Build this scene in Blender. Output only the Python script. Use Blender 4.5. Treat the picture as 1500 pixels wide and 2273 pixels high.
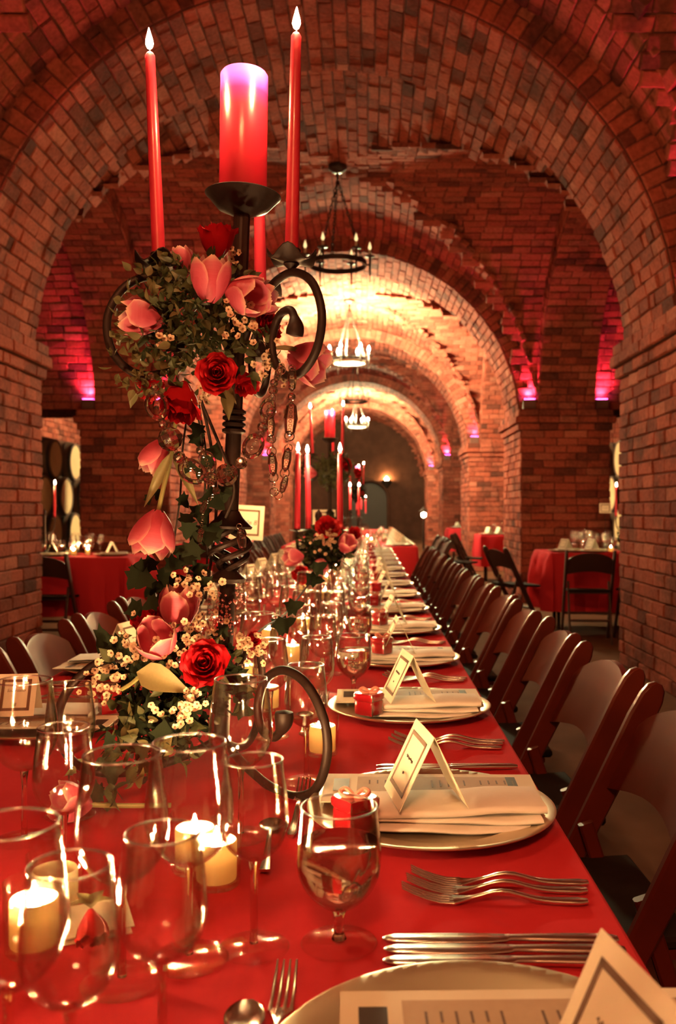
import bpy, math, random
import numpy as np
from mathutils import Vector, Matrix, Euler

for _o in list(bpy.data.objects):
    bpy.data.objects.remove(_o)
S = bpy.context.scene
COL = S.collection
random.seed(7)
PI = math.pi

# ------------------------------------------------------------------ camera
F, VX, VY, CZ = 2000.0, 815.0, 1130.0, 1.175      # focal length in pixels, vanishing point, eye height
TZ = 0.76                                          # table height
cd = bpy.data.cameras.new('camera')
cam = bpy.data.objects.new('camera', cd); COL.objects.link(cam)
cam.location = (0, 0, CZ); cam.rotation_euler = (PI / 2, 0, 0)
cd.sensor_fit = 'HORIZONTAL'; cd.sensor_width = 24.0; cd.lens = 24.0 * F / 1500.0
cd.shift_x = -(VX - 750.0) / 1500.0
cd.shift_y = -(1136.5 - VY) / 1500.0
cd.clip_start = 0.02; cd.clip_end = 200
cd.dof.use_dof = True; cd.dof.focus_distance = 1.36; cd.dof.aperture_fstop = 7.5
S.camera = cam

# ------------------------------------------------------------------ world, exposure
W = bpy.data.worlds.new('cellar_air'); S.world = W; W.use_nodes = True
_bg = W.node_tree.nodes['Background']
_bg.inputs['Color'].default_value = (1.0, 0.26, 0.10, 1); _bg.inputs['Strength'].default_value = 0.19
S.view_settings.view_transform = 'Standard'; S.view_settings.look = 'None'
S.view_settings.gamma = 1.0; S.view_settings.use_curve_mapping = False
S.view_settings.exposure = 0.5
cy = S.cycles
cy.max_bounces = 8; cy.diffuse_bounces = 2; cy.glossy_bounces = 3; cy.transmission_bounces = 7
cy.use_adaptive_sampling = True; cy.adaptive_threshold = 0.2; cy.adaptive_min_samples = 16
cy.transparent_max_bounces = 28; cy.caustics_reflective = False; cy.caustics_refractive = False
cy.sample_clamp_indirect = 4.0; cy.sample_clamp_direct = 0.0
CANDLE = (1.0, 0.56, 0.23)                          # candle and bulb light
FLAME_E, BULB_E, UP_W = 2900.0, 13500.0, 90.0

# ------------------------------------------------------------------ pixel helpers (a point seen at px,py at depth D)
def P(px, py, D): return Vector(((px - VX) * D / F, D, CZ - (py - VY) * D / F))
def T(px, py):                                       # the point of the table top seen at px,py
    D = F * (CZ - TZ) / (py - VY)
    return Vector(((px - VX) * D / F, D, TZ))

# ------------------------------------------------------------------ materials
MATS = {}
def nodes(name):
    m = bpy.data.materials.new(name); m.use_nodes = True
    nt = m.node_tree; b = nt.nodes['Principled BSDF']
    MATS[name] = m
    return m, nt, b
def pm(name, c1, c2=None, scale=30.0, rough=0.5, metal=0.0, bump=0.0, coat=0.0, spec=0.5, sheen=0.0, r2=None, detail=3.0, trans=0.0):
    """principled material whose colour, roughness and fine relief vary with noise"""
    m, nt, b = nodes(name)
    c2 = c2 or tuple(x * 0.75 for x in c1)
    tc = nt.nodes.new('ShaderNodeTexCoord')
    n = nt.nodes.new('ShaderNodeTexNoise'); n.inputs['Scale'].default_value = scale; n.inputs['Detail'].default_value = detail
    nt.links.new(tc.outputs['Object'], n.inputs['Vector'])
    mx = nt.nodes.new('ShaderNodeMix'); mx.data_type = 'RGBA'
    mx.inputs[6].default_value = (*c1, 1); mx.inputs[7].default_value = (*c2, 1)
    nt.links.new(n.outputs['Fac'], mx.inputs[0]); nt.links.new(mx.outputs[2], b.inputs['Base Color'])
    b.inputs['Roughness'].default_value = rough; b.inputs['Metallic'].default_value = metal
    b.inputs['Coat Weight'].default_value = coat; b.inputs['Specular IOR Level'].default_value = spec
    b.inputs['Coat Roughness'].default_value = 0.12
    b.inputs['Sheen Weight'].default_value = sheen
    if r2 is not None:
        mr = nt.nodes.new('ShaderNodeMapRange'); mr.inputs[3].default_value = rough; mr.inputs[4].default_value = r2
        nt.links.new(n.outputs['Fac'], mr.inputs[0]); nt.links.new(mr.outputs[0], b.inputs['Roughness'])
    if bump:
        bp = nt.nodes.new('ShaderNodeBump'); bp.inputs['Strength'].default_value = 0.6; bp.inputs['Distance'].default_value = bump
        nt.links.new(n.outputs['Fac'], bp.inputs['Height']); nt.links.new(bp.outputs['Normal'], b.inputs['Normal'])
    if trans:                                        # thin leaf or petal that lets light through
        tr = nt.nodes.new('ShaderNodeBsdfTranslucent'); ms = nt.nodes.new('ShaderNodeMixShader')
        ms.inputs[0].default_value = trans
        out = nt.nodes['Material Output']
        nt.links.new(mx.outputs[2], tr.inputs['Color']); nt.links.new(b.outputs[0], ms.inputs[1]); nt.links.new(tr.outputs[0], ms.inputs[2])
        nt.links.new(ms.outputs[0], out.inputs['Surface'])
    return m

def brick_material(name, ramp, dark=0.62):
    """each brick takes its own fired colour; soot and salt patches lie over it in the wall's own space"""
    m, nt, b = nodes(name); N = nt.nodes.new; L = nt.links.new
    oi = N('ShaderNodeObjectInfo'); ge = N('ShaderNodeNewGeometry')
    ad = N('ShaderNodeMath'); ad.operation = 'ADD'; L(oi.outputs['Random'], ad.inputs[0]); L(ge.outputs['Random Per Island'], ad.inputs[1])
    fr = N('ShaderNodeMath'); fr.operation = 'FRACT'; L(ad.outputs[0], fr.inputs[0])
    cr = N('ShaderNodeValToRGB'); cr.color_ramp.interpolation = 'LINEAR'
    e = cr.color_ramp.elements
    e[0].position = 0.0; e[0].color = (*ramp[0], 1); e[1].position = 1.0; e[1].color = (*ramp[-1], 1)
    for i, c in enumerate(ramp[1:-1]):
        q = e.new((i + 1) / (len(ramp) - 1)); q.color = (*c, 1)
    L(fr.outputs[0], cr.inputs[0])
    n1 = N('ShaderNodeTexNoise'); n1.inputs['Scale'].default_value = 2.2; n1.inputs['Detail'].default_value = 4; n1.inputs['Roughness'].default_value = 0.65
    L(ge.outputs['Position'], n1.inputs['Vector'])
    mr = N('ShaderNodeMapRange'); mr.inputs[1].default_value = 0.50; mr.inputs[2].default_value = 0.68; mr.inputs[3].default_value = 0.0; mr.inputs[4].default_value = dark
    L(n1.outputs['Fac'], mr.inputs[0])
    mx = N('ShaderNodeMix'); mx.data_type = 'RGBA'; L(mr.outputs[0], mx.inputs[0]); L(cr.outputs[0], mx.inputs[6]); mx.inputs[7].default_value = (0.035, 0.022, 0.018, 1)
    n2 = N('ShaderNodeTexNoise'); n2.inputs['Scale'].default_value = 38; n2.inputs['Detail'].default_value = 5
    L(ge.outputs['Position'], n2.inputs['Vector'])
    m2 = N('ShaderNodeMix'); m2.data_type = 'RGBA'; m2.blend_type = 'MULTIPLY'; m2.inputs[0].default_value = 0.55
    r2 = N('ShaderNodeMapRange'); r2.inputs[1].default_value = 0.3; r2.inputs[2].default_value = 0.7; r2.inputs[3].default_value = 0.5; r2.inputs[4].default_value = 1.25
    L(n2.outputs['Fac'], r2.inputs[0]); L(mx.outputs[2], m2.inputs[6]); L(r2.outputs[0], m2.inputs[7])
    L(m2.outputs[2], b.inputs['Base Color']); b.inputs['Roughness'].default_value = 1.0; b.inputs['Specular IOR Level'].default_value = 0.04
    bp = N('ShaderNodeBump'); bp.inputs['Strength'].default_value = 0.7; bp.inputs['Distance'].default_value = 0.006
    L(n2.outputs['Fac'], bp.inputs['Height']); L(bp.outputs['Normal'], b.inputs['Normal'])
    return m
BR = [(0.11, 0.036, 0.027), (0.25, 0.060, 0.040), (0.34, 0.083, 0.053), (0.29, 0.069, 0.044), (0.37, 0.105, 0.070), (0.32, 0.078, 0.050), (0.20, 0.053, 0.037), (0.41, 0.135, 0.092)]
brick_material('brick_clay', BR)
pm('mortar', (0.15, 0.050, 0.034), (0.06, 0.024, 0.018), 24, 1.0, bump=0.004, spec=0.05)
pm('end_wall_stone', (0.105, 0.040, 0.026), (0.035, 0.015, 0.011), 3.2, 1.0, bump=0.05, detail=6, spec=0.05)
pm('floor_stain', (0.17, 0.075, 0.042), (0.10, 0.045, 0.026), 4.0, 0.7, bump=0.002, r2=1.0, detail=6, spec=0.02)
pm('cloth_red', (0.56, 0.034, 0.046), (0.51, 0.028, 0.040), 60, 0.9, bump=0.0006, spec=0.02)
pm('linen', (0.88, 0.86, 0.78), (0.84, 0.81, 0.72), 90, 0.8, bump=0.0006)
pm('paper', (0.80, 0.74, 0.58), (0.77, 0.70, 0.53), 40, 0.75)
pm('print_brown', (0.16, 0.085, 0.045), (0.12, 0.065, 0.035), 60, 0.7)
pm('print_tan', (0.50, 0.36, 0.22), (0.44, 0.30, 0.18), 120, 0.7)
pm('print_black', (0.03, 0.02, 0.016), (0.05, 0.03, 0.022), 60, 0.6)
pm('charger_gold', (0.78, 0.66, 0.46), (0.70, 0.58, 0.40), 14, 0.30, metal=0.85, r2=0.42)
pm('steel', (0.80, 0.74, 0.66), (0.72, 0.66, 0.58), 20, 0.16, metal=1.0, r2=0.24)
pm('iron', (0.020, 0.011, 0.009), (0.034, 0.017, 0.012), 70, 0.42, metal=0.2, spec=0.35, bump=0.001, r2=0.6)
pm('wood_chair', (0.14, 0.019, 0.009), (0.035, 0.005, 0.003), 6, 0.36, coat=0.10, spec=0.25, detail=5)
pm('wood_dark', (0.05, 0.02, 0.014), (0.03, 0.012, 0.009), 9, 0.45, coat=0.15)
pm('seat_black', (0.022, 0.013, 0.010), (0.014, 0.009, 0.007), 40, 0.8, spec=0.05)
pm('wax_red', (0.60, 0.030, 0.060), (0.55, 0.024, 0.050), 30, 0.34, coat=0.35)
pm('wax_cream', (0.90, 0.78, 0.50), (0.88, 0.74, 0.45), 30, 0.5, trans=0.75)
pm('wick', (0.02, 0.015, 0.012), None, 50, 0.9)
pm('rose_red', (0.50, 0.006, 0.012), (0.36, 0.004, 0.009), 8, 0.6, spec=0.2, trans=0.12)
pm('leaf_green', (0.11, 0.12, 0.048), (0.045, 0.055, 0.024), 45, 0.5, trans=0.2, spec=0.3)
pm('leaf_light', (0.21, 0.18, 0.075), (0.10, 0.095, 0.04), 45, 0.5, trans=0.25, spec=0.3)
pm('leaf_ivy', (0.026, 0.034, 0.017), (0.012, 0.018, 0.010), 60, 0.85, spec=0.08)
pm('leaf_olive', (0.25, 0.21, 0.085), (0.20, 0.165, 0.07), 25, 0.5, trans=0.15)
pm('stem_green', (0.30, 0.27, 0.10), (0.20, 0.19, 0.07), 20, 0.5)
pm('vine_brown', (0.035, 0.022, 0.016), None, 60, 0.7)
pm('wax_petal', (0.80, 0.64, 0.44), (0.74, 0.50, 0.34), 140, 0.6, trans=0.2)
pm('wax_eye', (0.20, 0.085, 0.035), None, 60, 0.7)
pm('heather_pink', (0.52, 0.17, 0.16), (0.42, 0.11, 0.11), 90, 0.6)
pm('favor_red', (0.36, 0.010, 0.016), (0.28, 0.006, 0.012), 30, 0.22, coat=0.6)
pm('ribbon_pink', (0.60, 0.22, 0.16), (0.52, 0.16, 0.12), 60, 0.5)
pm('barrel_oak', (0.64, 0.42, 0.22), (0.54, 0.33, 0.16), 7, 0.7, bump=0.002)
pm('barrel_stave', (0.15, 0.075, 0.04), (0.08, 0.04, 0.024), 9, 0.7, bump=0.002)
pm('hoop_steel', (0.10, 0.085, 0.075), (0.06, 0.05, 0.045), 30, 0.5, metal=0.8)
pm('lamp_housing', (0.14, 0.05, 0.035), (0.09, 0.035, 0.025), 20, 0.6)
pm('chain_silver', (0.82, 0.76, 0.66), (0.72, 0.66, 0.56), 60, 0.14, metal=1.0)
pm('ring_cream', (0.55, 0.47, 0.32), (0.45, 0.38, 0.25), 30, 0.5)
pm('door_dark', (0.05, 0.026, 0.018), (0.03, 0.017, 0.012), 20, 0.7)

def tulip_material():
    m, nt, b = nodes('tulip_pink'); N = nt.nodes.new; L = nt.links.new
    uv = N('ShaderNodeUVMap'); uv.uv_map = 'uv'
    sp = N('ShaderNodeSeparateXYZ'); L(uv.outputs[0], sp.inputs[0])
    n = N('ShaderNodeTexNoise'); n.inputs['Scale'].default_value = 9; mp = N('ShaderNodeMapping'); mp.inputs['Scale'].default_value = (6, 0.7, 1)
    L(uv.outputs[0], mp.inputs[0]); L(mp.outputs[0], n.inputs['Vector'])
    a = N('ShaderNodeMath'); a.operation = 'ADD'; L(sp.outputs['X'], a.inputs[0])
    nm = N('ShaderNodeMath'); nm.operation = 'MULTIPLY_ADD'; nm.inputs[1].default_value = 0.4; nm.inputs[2].default_value = -0.18; L(n.outputs['Fac'], nm.inputs[0]); L(nm.outputs[0], a.inputs[1])
    cr = N('ShaderNodeValToRGB'); e = cr.color_ramp.elements
    e[0].position = 0.0; e[0].color = (0.60, 0.075, 0.13, 1); e[1].position = 1.0; e[1].color = (0.86, 0.58, 0.46, 1)
    q = e.new(0.55); q.color = (0.72, 0.165, 0.24, 1)
    L(a.outputs[0], cr.inputs[0]); L(cr.outputs[0], b.inputs['Base Color']); b.inputs['Roughness'].default_value = 0.5
    tr = N('ShaderNodeBsdfTranslucent'); ms = N('ShaderNodeMixShader'); ms.inputs[0].default_value = 0.25
    L(cr.outputs[0], tr.inputs[0]); L(b.outputs[0], ms.inputs[1]); L(tr.outputs[0], ms.inputs[2]); L(ms.outputs[0], nt.nodes['Material Output'].inputs[0])
tulip_material()

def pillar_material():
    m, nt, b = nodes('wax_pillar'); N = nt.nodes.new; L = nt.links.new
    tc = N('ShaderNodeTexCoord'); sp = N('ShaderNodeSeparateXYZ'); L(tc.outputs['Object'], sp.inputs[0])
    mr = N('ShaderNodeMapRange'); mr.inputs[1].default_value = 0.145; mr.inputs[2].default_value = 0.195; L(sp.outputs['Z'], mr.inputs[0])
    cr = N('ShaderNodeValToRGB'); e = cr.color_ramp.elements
    e[0].position = 0.0; e[0].color = (0.64, 0.026, 0.055, 1); e[1].position = 1.0; e[1].color = (0.62, 0.10, 0.75, 1)  # violet end of the ramp paints a glow into the candle's top
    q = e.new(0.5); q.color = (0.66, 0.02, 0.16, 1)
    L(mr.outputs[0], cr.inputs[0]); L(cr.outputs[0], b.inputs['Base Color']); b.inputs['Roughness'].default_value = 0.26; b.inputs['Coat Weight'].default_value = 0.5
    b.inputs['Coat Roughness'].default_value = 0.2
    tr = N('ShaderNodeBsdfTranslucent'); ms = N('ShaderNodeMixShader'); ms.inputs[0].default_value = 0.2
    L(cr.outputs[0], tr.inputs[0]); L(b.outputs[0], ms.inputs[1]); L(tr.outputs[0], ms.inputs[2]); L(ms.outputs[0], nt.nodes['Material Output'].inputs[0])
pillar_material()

def emit(name, col, strength):
    m = bpy.data.materials.new(name); m.use_nodes = True; nt = m.node_tree
    nt.nodes.remove(nt.nodes['Principled BSDF'])
    e = nt.nodes.new('ShaderNodeEmission'); e.inputs[0].default_value = (*col, 1); e.inputs[1].default_value = strength
    nt.links.new(e.outputs[0], nt.nodes['Material Output'].inputs[0]); MATS[name] = m
emit('flame', CANDLE, FLAME_E)
emit('flame_far', CANDLE, FLAME_E * 0.9)
emit('bulb_lit', (1.0, 0.93, 0.48), BULB_E)
emit('bulb_dim', (1.0, 0.34, 0.12), 3300.0)
emit('bulb_off_glow', (1.0, 0.62, 0.26), 1.2)  # switched-off bulbs, given a faint glow of their own
emit('lens_magenta', (1.0, 0.10, 0.62), 22.0)
emit('sconce_glow', (1.0, 0.62, 0.22), 320.0)
emit('small_lamp', (1.0, 0.75, 0.40), 40.0)

def thin_glass(name, base=0.05, top=0.85, power=3.0, rough=0.02, tint=(1, 0.995, 0.985)):
    """thin blown glass: clear straight through, mirror-like towards the silhouette"""
    m = bpy.data.materials.new(name); m.use_nodes = True; nt = m.node_tree; N = nt.nodes.new; L = nt.links.new
    nt.nodes.remove(nt.nodes['Principled BSDF'])
    lw = N('ShaderNodeLayerWeight'); lw.inputs[0].default_value = 0.5
    pw = N('ShaderNodeMath'); pw.operation = 'POWER'; pw.inputs[1].default_value = power; L(lw.outputs['Facing'], pw.inputs[0])
    mr = N('ShaderNodeMapRange'); mr.inputs[3].default_value = base; mr.inputs[4].default_value = top; L(pw.outputs[0], mr.inputs[0])
    tr = N('ShaderNodeBsdfTransparent'); tr.inputs[0].default_value = (*tint, 1)
    gl = N('ShaderNodeBsdfGlossy'); gl.inputs['Roughness'].default_value = rough
    nz = N('ShaderNodeTexNoise'); nz.inputs['Scale'].default_value = 40
    bp = N('ShaderNodeBump'); bp.inputs['Strength'].default_value = 0.06; bp.inputs['Distance'].default_value = 0.002
    L(nz.outputs[0], bp.inputs['Height']); L(bp.outputs[0], gl.inputs['Normal'])
    ms = N('ShaderNodeMixShader'); L(mr.outputs[0], ms.inputs[0]); L(tr.outputs[0], ms.inputs[1]); L(gl.outputs[0], ms.inputs[2])
    L(ms.outputs[0], nt.nodes['Material Output'].inputs[0]); MATS[name] = m
thin_glass('glass_bowl', 0.055, 1.0, 2.2, 0.04)
thin_glass('glass_foot', 0.04, 0.55, 4.5, 0.05)
thin_glass('glass_rim', 0.35, 1.0, 1.5, 0.18)
thin_glass('glass_far', 0.10, 1.0, 2.2, 0.10)
thin_glass('glass_cup', 0.04, 0.6, 3.0)
def solid_glass(name, ior, tint=(1, 0.98, 0.95), rough=0.0):
    m = bpy.data.materials.new(name); m.use_nodes = True; nt = m.node_tree; N = nt.nodes.new
    nt.nodes.remove(nt.nodes['Principled BSDF'])
    g = N('ShaderNodeBsdfGlass'); g.inputs['IOR'].default_value = ior; g.inputs['Color'].default_value = (*tint, 1); g.inputs['Roughness'].default_value = rough
    nz = N('ShaderNodeTexNoise'); nz.inputs['Scale'].default_value = 30
    bp = N('ShaderNodeBump'); bp.inputs['Strength'].default_value = 0.03; bp.inputs['Distance'].default_value = 0.001
    nt.links.new(nz.outputs[0], bp.inputs['Height']); nt.links.new(bp.outputs[0], g.inputs['Normal'])
    nt.links.new(g.outputs[0], nt.nodes['Material Output'].inputs[0]); MATS[name] = m
solid_glass('glass_solid', 1.5)
solid_glass('water', 1.33)
solid_glass('crystal', 1.65)

# ------------------------------------------------------------------ mesh builder
class MB:
    def __init__(s): s.v = []; s.f = []; s.uv = []
    def add(s, vs, fs, uvs=None):
        o = len(s.v); s.v += [tuple(x) for x in vs]; s.f += [tuple(i + o for i in q) for q in fs]
        s.uv += list(uvs) if uvs else [(0.0, 0.0)] * len(vs)
        return s
    def box(s, c, d, M=None):
        hx, hy, hz = d[0] / 2, d[1] / 2, d[2] / 2
        vs = [Vector((c[0] + a * hx, c[1] + b * hy, c[2] + e * hz)) for a in (-1, 1) for b in (-1, 1) for e in (-1, 1)]
        if M: vs = [M @ q for q in vs]
        return s.add(vs, [(0, 1, 3, 2), (4, 6, 7, 5), (0, 4, 5, 1), (2, 3, 7, 6), (0, 2, 6, 4), (1, 5, 7, 3)])
    def cbox(s, c, d, b=0.004, M=None):                # box with chamfered edges
        h = [x / 2 for x in d]; b = min(b, min(h) * 0.8); vs = []; idx = {}
        for sx in (-1, 1):
            for sy in (-1, 1):
                for sz in (-1, 1):
                    sg = (sx, sy, sz)
                    for ax in range(3):
                        q = [sg[k] * (h[k] - (0 if k == ax else b)) + c[k] for k in range(3)]
                        idx[(sg, ax)] = len(vs); vs.append(M @ Vector(q) if M else q)
        fs = []
        for ax in range(3):
            o1, o2 = [k for k in range(3) if k != ax]
            for sg in (-1, 1):
                def key(a, bb):
                    t = [0, 0, 0]; t[ax] = sg; t[o1] = a; t[o2] = bb; return idx[(tuple(t), ax)]
                q = [key(-1, -1), key(1, -1), key(1, 1), key(-1, 1)]
                fs.append(q if (sg > 0) == (ax != 1) else q[::-1])
        for ax in range(3):
            o1, o2 = [k for k in range(3) if k != ax]
            for a in (-1, 1):
                for bb in (-1, 1):
                    def kk(e, w):
                        t = [0, 0, 0]; t[ax] = e; t[o1] = a; t[o2] = bb; return idx[(tuple(t), w)]
                    fs.append([kk(-1, o1), kk(1, o1), kk(1, o2), kk(-1, o2)])
        for sx in (-1, 1):
            for sy in (-1, 1):
                for sz in (-1, 1): fs.append([idx[((sx, sy, sz), k)] for k in range(3)])
        return s.add(vs, fs)
    def tube(s, path, rad, n=8, cap=True, closed=False, flat=None):
        path = [Vector(p) for p in path]; m = len(path)
        if not hasattr(rad, '__len__'): rad = [rad] * m
        vs = []; up = None
        for i, p in enumerate(path):
            t = (path[(i + 1) % m] - path[i - 1]) if closed else (path[min(i + 1, m - 1)] - path[max(i - 1, 0)])
            t = t.normalized() if t.length > 1e-9 else Vector((0, 0, 1))
            if up is None:
                up = Vector((0, 0, 1)) if abs(t.z) < 0.9 else Vector((1, 0, 0))
                if flat is not None: up = Vector(flat)
            a = (up - t * up.dot(t)).normalized(); up = a; b = t.cross(a)
            for k in range(n):
                q = 2 * PI * k / n
                vs.append(p + (a * math.cos(q) + b * math.sin(q)) * rad[i])
        fs = []
        for i in range(m if closed else m - 1):
            for k in range(n):
                j = (i + 1) % m
                fs.append((i * n + k, i * n + (k + 1) % n, j * n + (k + 1) % n, j * n + k))
        if cap and not closed: fs += [tuple(range(n))[::-1], tuple((m - 1) * n + k for k in range(n))]
        return s.add(vs, fs)
    def bar(s, path, w, h, flat, n=0):                 # swept rectangle: w across, h along `flat`
        path = [Vector(p) for p in path]; m = len(path); vs = []
        if not hasattr(w, '__len__'): w = [w] * m
        if not hasattr(h, '__len__'): h = [h] * m
        for i, p in enumerate(path):
            t = (path[min(i + 1, m - 1)] - path[max(i - 1, 0)]).normalized()
            a = Vector(flat); a = (a - t * a.dot(t)).normalized(); b = t.cross(a)
            c1, c2 = w[i] / 2, h[i] / 2; e = min(c1, c2) * 0.45
            for (x, y) in ((c1, c2 - e), (c1 - e, c2), (-c1 + e, c2), (-c1, c2 - e), (-c1, -c2 + e), (-c1 + e, -c2), (c1 - e, -c2), (c1, -c2 + e)):
                vs.append(p + b * x + a * y)
        fs = [(i * 8 + k, i * 8 + (k + 1) % 8, i * 8 + 8 + (k + 1) % 8, i * 8 + 8 + k) for i in range(m - 1) for k in range(8)]
        fs += [tuple(range(8))[::-1], tuple((m - 1) * 8 + k for k in range(8))]
        return s.add(vs, fs)
    def lathe(s, prof, n=24, M=None, closed=False):
        vs = []; m = len(prof)
        for (r, z) in prof:
            for k in range(n):
                q = 2 * PI * k / n; v = Vector((r * math.cos(q), r * math.sin(q), z)); vs.append(M @ v if M else v)
        fs = [(i * n + k, i * n + (k + 1) % n, ((i + 1) % m) * n + (k + 1) % n, ((i + 1) % m) * n + k) for i in range(m if closed else m - 1) for k in range(n)]
        return s.add(vs, fs)
    def grid(s, pts, M=None, uv=True):
        nu, nv = len(pts), len(pts[0]); vs = []; u_ = []
        for i in range(nu):
            for j in range(nv):
                q = pts[i][j]; vs.append(M @ Vector(q) if M else q); u_.append((i / (nu - 1), j / (nv - 1)))
        fs = [(i * nv + j, (i + 1) * nv + j, (i + 1) * nv + j + 1, i * nv + j + 1) for i in range(nu - 1) for j in range(nv - 1)]
        return s.add(vs, fs, u_)
    def mesh(s, name, mat, smooth=True, angle=40, uv=False):
        me = bpy.data.meshes.new(name); me.from_pydata(s.v, [], s.f)
        if uv:
            l = me.uv_layers.new(name='uv'); li = np.empty(len(me.loops), dtype=np.int32); me.loops.foreach_get('vertex_index', li)
            l.data.foreach_set('uv', np.array(s.uv, dtype=np.float32)[li].ravel())
        if mat: me.materials.append(MATS[mat])
        if smooth:
            me.shade_smooth()
            if angle: me.set_sharp_from_angle(angle=math.radians(angle))
        me.update(); return me
    def build(s, name, mat, parent=None, smooth=True, angle=40, uv=False):
        return obj(name, s.mesh(name, mat, smooth, angle, uv), parent)

def obj(name, me, parent=None, M=None):
    o = bpy.data.objects.new(name, me); COL.objects.link(o)
    if parent: o.parent = parent
    if M is not None: o.matrix_basis = M
    return o
def tag(o, label, cat, group=None, kind=None):
    o['label'] = label; o['category'] = cat
    if group: o['group'] = group
    if kind: o['kind'] = kind
    return o
def thing(name, label, cat, loc=(0, 0, 0), rotz=0.0, group=None, kind=None):
    o = bpy.data.objects.new(name, None); COL.objects.link(o); o.empty_display_size = 0.05
    o.location = loc; o.rotation_euler = (0, 0, rotz)
    return tag(o, label, cat, group, kind)
def part_empty(name, parent, M=None):
    o = bpy.data.objects.new(name, None); COL.objects.link(o); o.parent = parent; o.empty_display_size = 0.02
    if M is not None: o.matrix_basis = M
    return o
KIDS = {}
def copy_tree(o, parent=None):
    c = o.copy(); COL.objects.link(c); c.parent = parent
    for ch in (o.children if o.name not in KIDS else KIDS[o.name]): copy_tree(ch, c)
    return c
def dup(root, label, loc, rotz=0.0, group=None, cat=None):
    if root.name not in KIDS: KIDS[root.name] = list(root.children)
    c = copy_tree(root); c.location = loc; c.rotation_euler = (0, 0, rotz); c['label'] = label
    if group: c['group'] = group
    return c
def frame(z, x=None):                                 # rotation whose z axis points along z
    z = Vector(z).normalized(); x = Vector(x) if x is not None else (Vector((1, 0, 0)) if abs(z.x) < 0.9 else Vector((0, 1, 0)))
    y = z.cross(x).normalized(); x = y.cross(z).normalized()
    return Matrix((x, y, z)).transposed().to_4x4()
def smooth_path(pts, n=6):                            # Catmull-Rom through the points
    pts = [Vector(p) for p in pts]; out = []
    for i in range(len(pts) - 1):
        p0, p1, p2, p3 = pts[max(i - 1, 0)], pts[i], pts[i + 1], pts[min(i + 2, len(pts) - 1)]
        for k in range(n):
            t = k / n
            out.append(0.5 * ((2 * p1) + (p2 - p0) * t + (2 * p0 - 5 * p1 + 4 * p2 - p3) * t * t + (3 * p1 - p0 - 3 * p2 + p3) * t ** 3))
    out.append(pts[-1]); return out
ORD = ['first', 'second', 'third', 'fourth', 'fifth', 'sixth', 'seventh', 'eighth', 'ninth', 'tenth', 'eleventh', 'twelfth', 'thirteenth', 'fourteenth', 'fifteenth', 'sixteenth', 'seventeenth', 'eighteenth', 'nineteenth', 'twentieth']

# ================================================================== THE CELLAR
XC, ZC, R = -0.278, 2.24, 2.205                 # nave axis, arch centre height, arch radius
RW, BW, YW = 2.42, 2.40, 2.35                 # vault webs: half width, rise, half length of a bay
PO = 3.30                                     # outer face of the piers, from the nave axis
IMP = 2.42                                    # top of the impost
Y0, PER, PT = 5.45, 5.8, 1.4                  # first pier, spacing, pier thickness
AX = 5.2                                      # outer wall of the aisles, from the nave axis
NB = 6                                        # bays
bay_y = [Y0 + PT / 2 - PER / 2 + PER * k for k in range(NB)]      # bay centres (3.25, 9.05 ...)
pier_y = [Y0 + PER * k for k in range(NB - 1)]

def brick_template(seed):
    r = random.Random(seed); j = lambda a: r.uniform(-a, a); vs = []
    for (n, iu, iv) in ((-0.032, 0, 0), (0.005, 0.0, 0.0), (0.0145, 0.028, 0.075)):
        for (a, b) in ((-1, -1), (1, -1), (1, 1), (-1, 1)):
            k = 0 if n < 0 else 1
            vs.append((a * (0.5 - iu) + j(0.012) * k, b * (0.5 - iv) + j(0.03) * k, n + j(0.003) * k))
    fs = [(8, 9, 10, 11)]
    for q in (0, 4):
        for i in range(4): fs.append((q + i, q + (i + 1) % 4, q + 4 + (i + 1) % 4, q + 4 + i))
    return vs, fs
BT = [brick_template(i) for i in range(8)]
BT_V = np.array([b[0] for b in BT]); BT_F = np.array([b for b in BT[0][1]])
BRICK_MESH = []
for i, (vs, fs) in enumerate(BT):
    q = MB(); q.add(vs, fs); BRICK_MESH.append(q.mesh('brick', 'brick_clay', smooth=False))

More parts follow.
